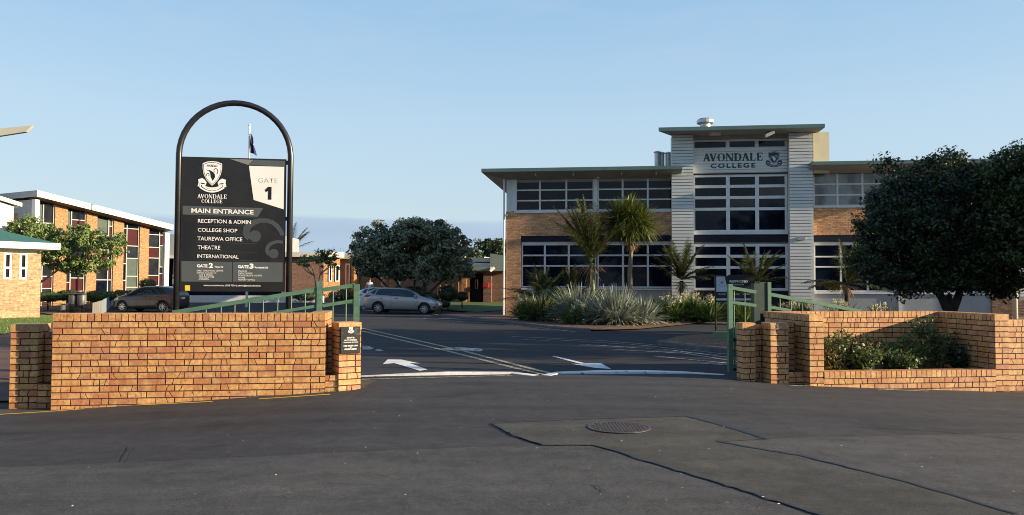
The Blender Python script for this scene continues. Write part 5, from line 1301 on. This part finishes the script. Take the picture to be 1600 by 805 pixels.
# ------------------------------------------------------------------ cars
def make_car(root,paintm,L=4.27,Wd=1.76,H=1.46,wb=2.6,fx=1.36,hatch=True):
    sx=L/4.26; sy=Wd/1.76; sz=H/1.46
    ST=[(-2.13,.40,.78,.84,.60,.52),(-2.10,.28,.93,.99,.74,.62),(-1.98,.22,1.00,1.14,.82,.62),(-1.84,.20,1.00,1.27,.86,.58),(-1.60,.19,.99,1.375,.87,.585),(-1.1,.17,.965,1.455,.88,.61),(-.4,.17,.94,1.465,.88,.63),(.2,.17,.92,1.44,.88,.62),(.62,.17,.905,1.33,.88,.61),
        (1.0,.18,.90,1.12,.875,.62),(1.22,.18,.885,.985,.87,.66),(1.5,.19,.85,.925,.86,.67),(1.8,.20,.77,.845,.82,.64),(2.0,.22,.66,.755,.74,.58),(2.10,.27,.56,.64,.62,.48),(2.13,.36,.50,.56,.50,.40)]
    mb=MB(); k=16; vs=[]
    for x,zb,zbelt,zt_,w,wt in ST:
        half=[(w*.5,zb),(w*.93,zb+.01),(w,zb+.12),(w*1.005,lerp(zb,zbelt,.55)),(w*.985,zbelt-.05),(w*.955,zbelt),(lerp(w*.955,wt,.88),lerp(zbelt,zt_,.86)),(wt*.80,zt_)]
        ring=[(-a,b_) for a,b_ in half]+[(a,b_) for a,b_ in half[::-1]]
        vs+=[(x*sx,a*sy,b_*sz) for a,b_ in ring]
    n=len(ST); fs=[(i*k+j,i*k+(j+1)%k,(i+1)*k+(j+1)%k,(i+1)*k+j) for i in range(n-1) for j in range(k)]
    fs+=[tuple(range(k-1,-1,-1)),tuple(range((n-1)*k,n*k))]
    mb.add(vs,fs); o=mb.build('body',[paintm,'dark_plastic'],root,True)
    bm=bmesh.new(); bm.from_mesh(o.data); bmesh.ops.recalc_face_normals(bm,faces=bm.faces); bm.to_mesh(o.data); bm.free()
    sm=o.modifiers.new('s','SUBSURF'); sm.levels=2; sm.render_levels=2
    dg=bpy.context.evaluated_depsgraph_get(); dg.update(); me=bpy.data.meshes.new_from_object(o.evaluated_get(dg)); o.modifiers.clear(); o.data=me
    bm=bmesh.new(); bm.from_mesh(me); bvh=BVHTree.FromBMesh(bm); bm.free()
    # wheel arches cut out
    wx=[(fx*sx),(fx*sx-wb)]
    cut=MB()
    for x in wx:
        for s_ in (-1,1): cut.lathe([(.355,-.16),(.355,.16)],(x,s_*(Wd/2-.06),.315),28,'y')
    c=cut.build('cut',['dark_plastic','dark_plastic'],root); 
    for p in c.data.polygons: p.material_index=1
    bm=bmesh.new(); bm.from_mesh(c.data); bmesh.ops.recalc_face_normals(bm,faces=bm.faces); bm.to_mesh(c.data); bm.free()
    bo=o.modifiers.new('b','BOOLEAN'); bo.operation='DIFFERENCE'; bo.object=c; bo.solver='EXACT'
    dg=bpy.context.evaluated_depsgraph_get(); dg.update(); me=bpy.data.meshes.new_from_object(o.evaluated_get(dg)); o.modifiers.clear(); o.data=me; bpy.data.objects.remove(c)
    def proj(name,poly,mat,side,axis='y',sub=4,off=.006,parent=None):
        bm=bmesh.new(); f=bm.faces.new([bm.verts.new((a*sx if axis=='y' else a*sy,b_*sz,0)) for a,b_ in poly]); bmesh.ops.triangulate(bm,faces=[f])
        for _ in range(sub): 
            ed=[e for e in bm.edges if e.calc_length()>.11]
            if ed: bmesh.ops.subdivide_edges(bm,edges=ed,cuts=1); bmesh.ops.triangulate(bm,faces=[f for f in bm.faces if len(f.verts)>3])
        for v in bm.verts:
            a,b_=v.co.x,v.co.y
            if axis=='y': org=Vector((a,side*3,b_)); d=Vector((0,-side,0))
            else: org=Vector((side*5,a,b_)); d=Vector((-side,0,0))
            hit,nn,_,_=bvh.ray_cast(org,d)
            if hit is None: hit=org+d*(3-.6); nn=-d
            if nn.dot(d)>0: nn=-nn
            v.co=hit+nn*off
        bmesh.ops.recalc_face_normals(bm,faces=bm.faces)
        s_=sum((f.normal.dot(Vector((0,side,0)) if axis=='y' else Vector((side,0,0))))*f.calc_area() for f in bm.faces)
        if s_<0: bmesh.ops.reverse_faces(bm,faces=bm.faces)
        me=bpy.data.meshes.new(name); bm.to_mesh(me); bm.free(); me.materials.append(MATS[mat]); me.polygons.foreach_set('use_smooth',[True]*len(me.polygons))
        q_=bpy.data.objects.new(name,me); col.objects.link(q_); q_.parent=parent or root; return q_
    for s_ in (-1,1):
        proj('side_window',[(-.50,.985),(.98,.93),(.86,1.06),(.60,1.235),(.28,1.345),(-.46,1.375)],'car_glass',s_)
        proj('side_window',[(-1.42,1.04),(-.56,.99),(-.54,1.375),(-1.1,1.365),(-1.30,1.33)],'car_glass',s_)
        proj('door_pillar',[(-.555,.99),(-.505,.985),(-.465,1.375),(-.535,1.375)],'dark_plastic',s_,off=.005)
        proj('quarter_window',[(-1.72,1.12),(-1.48,1.05),(-1.36,1.33),(-1.50,1.32)],'car_glass',s_)
        for pl in ([(.84,.32),(.85,.33),(.93,.86),(.92,.86)],[(-.51,.33),(-.495,.33),(-.505,.965),(-.52,.965)],[(-1.30,.68),(-1.285,.68),(-1.30,1.0),(-1.315,1.0)],[(-.5,.325),(.85,.325),(.85,.335),(-.5,.335)]):
            proj('door_seam',pl,'dark_plastic',s_,off=.002,sub=3)
        proj('sill_trim',[(-.93,.20),(.98,.20),(.98,.26),(-.93,.26)],'dark_plastic',s_,off=.004)
        for x in (-.30,-1.14):
            hd=proj('door_handle',[(x,.83),(x+.17,.83),(x+.17,.865),(x,.865)],'dark_plastic',s_,off=.018,sub=1)
        proj('tail_lamp',[(-2.06,.86),(-1.72,.93),(-1.66,.985),(-1.98,1.03),(-2.04,1.0)],'lamp_red',s_,off=.008)
        proj('headlight',[(1.55,.70),(1.70,.66),(2.03,.57),(2.06,.62),(1.85,.74),(1.66,.80)],'lamp_clear',s_,off=.008)
        proj('fog_vent',[(1.82,.36),(2.05,.36),(2.07,.44),(1.90,.46)],'dark_plastic',s_,off=.005)
        mb=MB(); mb.add([(.80*sx,s_*.86*sy,.93),(.92*sx,s_*.88*sy,.93),(.90*sx,s_*1.02*sy,.96),(.80*sx,s_*1.03*sy,.96),(.80*sx,s_*.86*sy,1.02),(.88*sx,s_*.88*sy,1.02),(.87*sx,s_*1.02*sy,1.07),(.80*sx,s_*1.03*sy,1.07)],[(0,3,2,1),(4,5,6,7),(0,1,5,4),(1,2,6,5),(2,3,7,6),(3,0,4,7)]); mb.build('wing_mirror',paintm,root)
    proj('windscreen',[(-.66,.97),(.66,.97),(.62,1.20),(.55,1.37),(-.55,1.37),(-.62,1.20)],'car_glass',1,'x')
    proj('rear_window',[(-.60,1.06),(.60,1.06),(.54,1.32),(-.54,1.32)],'car_glass',-1,'x')
    proj('number_plate',[(-.18,.72),(.18,.72),(.18,.84),(-.18,.84)],'white_bright',-1,'x',off=.012)
    proj('bumper',[(-.6,.34),(.6,.34),(.62,.46),(-.62,.46)],'dark_plastic',-1,'x',off=.006)
    proj('grille',[(-.4,.38),(.4,.38),(.46,.50),(-.46,.50)],'dark_plastic',1,'x',off=.006)
    for x in wx:
        for s_ in (-1,1):
            y=s_*(Wd/2-.115); mb=MB(); mb.lathe([(.0,-.015),(.195,-.015),(.20,-.10),(.29,-.10),(.315,-.07),(.315,.07),(.29,.10),(.20,.10),(.195,.015),(.0,.015)],(0,0,0),32,'y'); w=mb.build('wheel','tyre',root,True); w.location=(x,y,.315)
            r_=MB(); f=s_; r_.lathe([(.0,.02*f),(.195,.02*f)] if f>0 else [(.0,-.02),(.195,-.02)],(0,0,0),24,'y',1)
            r_.lathe([(.186,.05*f),(.205,.05*f),(.208,.10*f),(.19,.09*f)],(0,0,0),28,'y',0,False)
            for q_ in range(8):
                a=q_*math.pi/4; ca,sa=math.cos(a),math.sin(a); pts=[]
                for (rr2,ww) in ((.03,.016),(.185,.024)):
                    for s2 in (-1,1): pts.append((ca*rr2-sa*ww*s2,sa*rr2+ca*ww*s2))
                y0,y1=.045*f,.095*f; A,Bq,Cc,Dd=pts[0],pts[1],pts[3],pts[2]
                r_.add([(p[0],y1,p[1]) for p in (A,Bq,Cc,Dd)]+[(p[0],y0,p[1]) for p in (A,Bq,Cc,Dd)],[(0,1,2,3),(7,6,5,4),(0,4,5,1),(1,5,6,2),(2,6,7,3),(3,7,4,0)])
            r_.lathe([(.0,.10*f),(.05,.095*f)],(0,0,0),14,'y')
            ro=r_.build('rim',['rim_alloy','dark_plastic'],w)
            bm=bmesh.new(); bm.from_mesh(ro.data); bmesh.ops.recalc_face_normals(bm,faces=bm.faces); bm.to_mesh(ro.data); bm.free()
def place_car(px0,px1,Y,face,label,paintm,**kw):
    c=at((px0+px1)/2,480,Y); z=h(c.x,c.y-.9)+.006; t=thing('parked_car',label,'car',(c.x,c.y,z),0 if face>0 else math.pi,'cars parked in the school yard'); make_car(t,paintm,**kw); return t
c1=place_car(569,692,43.6,1,'silver grey hatchback parked in front of the big round tree','car_silver')
c1.rotation_euler.z=R(-6); c1.rotation_euler.y=R(.9)
c2=place_car(180,292,44.6,-1,'dark graphite hatchback parked behind the left brick wall, partly behind the sign post','car_graphite',L=4.0,H=1.5,wb=2.5,fx=1.3)
c2.rotation_euler.z=math.pi+R(-9)
c3=place_car(552,674,48.5,1,'white car mostly hidden behind the silver hatchback, only its tail showing','car_white',L=4.5,H=1.42)
c3.rotation_euler.z=R(3)

# ------------------------------------------------------------------ person far behind the cars
def person(px,pyt,Y,label):
    p=at(px,445,Y); zb=h(p.x,p.y); t=thing('person',label,'person',(p.x,p.y,zb))
    me=bpy.data.meshes.new('body'); J=[(0,0,.95,.15),(0,0,1.18,.14),(0,0,1.38,.16),(0,0,1.47,.06),(0,0,1.56,.085),(0,0,1.66,.095),(0,0,1.74,.05),
      (.10,0,.88,.095),(.14,-.05,.48,.065),(.15,.06,.09,.045),(.15,-.08,.03,.04),(-.10,0,.88,.095),(-.12,.05,.48,.065),(-.12,.14,.10,.045),(-.12,.02,.03,.04),
      (.19,0,1.38,.06),(.26,.02,1.12,.045),(.25,-.14,.92,.032),(.25,-.20,.84,.03),(-.19,0,1.38,.06),(-.27,.02,1.12,.045),(-.26,-.12,.9,.032),(-.26,-.17,.82,.03)]
    Ed=[(0,1),(1,2),(2,3),(3,4),(4,5),(5,6),(0,7),(7,8),(8,9),(9,10),(0,11),(11,12),(12,13),(13,14),(2,15),(15,16),(16,17),(17,18),(2,19),(19,20),(20,21),(21,22)]
    me.from_pydata([j[:3] for j in J],Ed,[]); o=bpy.data.objects.new('body',me); col.objects.link(o); o.parent=t
    m1=o.modifiers.new('k','SKIN'); 
    for v,j in zip(me.skin_vertices[0].data,J): v.radius=(j[3],j[3]*.8)
    me.skin_vertices[0].data[0].use_root=True
    m2=o.modifiers.new('s','SUBSURF'); m2.levels=1
    dg=bpy.context.evaluated_depsgraph_get(); dg.update(); m3=bpy.data.meshes.new_from_object(o.evaluated_get(dg)); o.modifiers.clear(); o.data=m3
    for mm in ('skin','shirt_white','trousers'): m3.materials.append(MATS[mm])
    for f in m3.polygons:
        z=f.center.z; f.material_index=0 if (z>1.44 or (z<.93 and abs(f.center.x)>.2)) else (1 if z>.92 else 2)
    m3.polygons.foreach_set('use_smooth',[True]*len(m3.polygons))
    mb=MB(); mb.lathe([(.02,.115),(.075,.09),(.10,.03),(.098,-.03),(.07,-.06)],(0,.015,1.67),12); mb.build('hair','hair',t,True)
    return t
person(577.5,438,58,'person in a white top and grey trousers walking behind the white car')

# ------------------------------------------------------------------ unseen trees and houses, added to shade the yard and darken the glass
def outer_tree(x,y,zc,r,rz_,label,seed,n=150):
    B=(x,y,h(x,y)); return tree('unseen_shade_tree',label,B,[(0,0,zc,r,r,rz_)],'leaf_dark',[[(0,0,-.1),(.1,0,zc*.4),(0,.1,zc*.7)]],.2,n,70,.55,.2,seed,'bark_dark',group='unseen trees added to shade the yard',branches=12)
outer_tree(14.3,14.4,5.4,2.7,2.6,'unseen shade tree over the wall, nearest of the added row',301,170)
outer_tree(15.6,17.6,4.0,2.5,3.4,'second unseen shade tree from the street',302,200)
outer_tree(17.8,20.6,3.2,2.3,2.7,'third unseen shade tree from the street',303,190)
for i,(x,w_,hh_,m_) in enumerate([(-46,16,5,'brick_pale'),(-22,14,4.6,'cream_paint'),(2,15,6.5,'brick_red'),(27,14,5,'weatherboard_paint')]):  # houses added out of view to dim the walls and darken window reflections
    t=thing('house','unseen added house across the street, number %s from the left, behind the viewer'%['one','two','three','four'][i],'house',(x,-24,-.4),0,'unseen houses added across the street')
    mb=MB(); mb.box(0,w_,-8,0,0,hh_*.62); mb.build('wall',m_,t)
    mb=MB(); z=hh_*.62+.002; mb.add([(-.6,-8.6,z),(w_+.6,-8.6,z),(w_+.6,.6,z),(-.6,.6,z),(2.5,-4,hh_+.6),(w_-2.5,-4,hh_+.6)],[(0,1,5,4),(1,2,5),(2,3,4,5),(3,0,4),(3,2,1,0)]); mb.build('roof','dark_metal',t)
    for k in range(4):
        mb=MB(); a=1+k*(w_-2.5)/3.4; mb.box(a,a+1.5,.0,.06,1,2.4); mb.build('window','glass_dark',t)
OT=['first','second','third','fourth','fifth','sixth','seventh','eighth','ninth']  # unseen tree row below, added to block low sky behind the camera
src=outer_tree(-60,-13,5.4,5,4.4,'tall garden tree across the street, first from the left',310,420); src['group']='unseen trees added across the street'
for i,x in enumerate((-46,-34,-23,-11,2,14,27,42)):
    c=copy_tree(src); c.location=(x,-12.5-(i%3)*1.5,0); c.rotation_euler.z=i*1.3; c.scale=(1,1,.9+.1*(i%3)); c['label']='tall unseen tree added across the street, %s from the left'%OT[i+1]


# ------------------------------------------------------------------ light
SAZ,SEL=R(77.8),R(14)     # azimuth measured from behind the camera towards the right
sd=Vector((math.sin(SAZ)*math.cos(SEL),-math.cos(SAZ)*math.cos(SEL),math.sin(SEL)))
sl=bpy.data.lights.new('sun','SUN'); sl.energy=5; sl.angle=R(.6); sl.color=(1,.80,.55); so=bpy.data.objects.new('sun',sl); col.objects.link(so)
so.rotation_euler=sd.to_track_quat('Z','Y').to_euler(); so.location=(0,0,50)
w=bpy.data.worlds.new('World'); scene.world=w; w.use_nodes=True; nt=w.node_tree; bg=nt.nodes['Background']
sky=N(nt,'ShaderNodeTexSky',sky_type='NISHITA'); sky.sun_disc=False; sky.sun_elevation=SEL; sky.sun_rotation=math.atan2(sd.x,sd.y)
sky.air_density=1.0; sky.dust_density=.6; sky.ozone_density=1.3
tc=N(nt,'ShaderNodeTexCoord'); sp_=N(nt,'ShaderNodeSeparateXYZ'); nt.links.new(tc.outputs['Generated'],sp_.inputs[0])
mp=N(nt,'ShaderNodeMapping'); mp.inputs['Scale'].default_value=(2,2,14); nt.links.new(tc.outputs['Generated'],mp.inputs[0])
nz=noise(nt,mp.outputs[0],2.2,5,.5)
ad=N(nt,'ShaderNodeMath',operation='MULTIPLY_ADD'); nt.links.new(nz,ad.inputs[0]); ad.inputs[1].default_value=.035; nt.links.new(sp_.outputs[2],ad.inputs[2])
bank=ramp(nt,ad.outputs[0],[(.0,.25),(.06,.6),(.085,.75),(.098,.55),(.104,0)])
grad=ramp(nt,sp_.outputs[2],[(0,(.260,.335,.385)),(.10,(.262,.332,.380)),(.2,(.238,.325,.402)),(.345,(.166,.272,.388)),(.7,(.075,.15,.29))])
gm=mix(nt,1,grad,(10,10,10),'MULTIPLY')
base_=mix(nt,ramp(nt,sp_.outputs[2],[(0,.88),(.35,.85),(.8,.4)]),sky.outputs[0],gm)
cc=mix(nt,bank,base_,(1.75,2.38,3.3))
mp2=N(nt,'ShaderNodeMapping'); mp2.inputs['Scale'].default_value=(1.2,1.2,5); nt.links.new(tc.outputs['Generated'],mp2.inputs[0])
wz=noise(nt,mp2.outputs[0],3.2,7,.6); cc=mix(nt,ramp(nt,wz,[(.52,0),(.78,.22)]),cc,(2.9,3.3,3.75))
nt.links.new(cc,bg.inputs[0]); bg.inputs[1].default_value=.10
scene.view_settings.view_transform='Standard'; scene.view_settings.look='None'; scene.view_settings.exposure=1.1; scene.view_settings.gamma=1
scene.render.engine='CYCLES'; scene.cycles.max_bounces=6; scene.cycles.transparent_max_bounces=6
scene.cycles.use_denoising=True; scene.cycles.filter_width=1.0
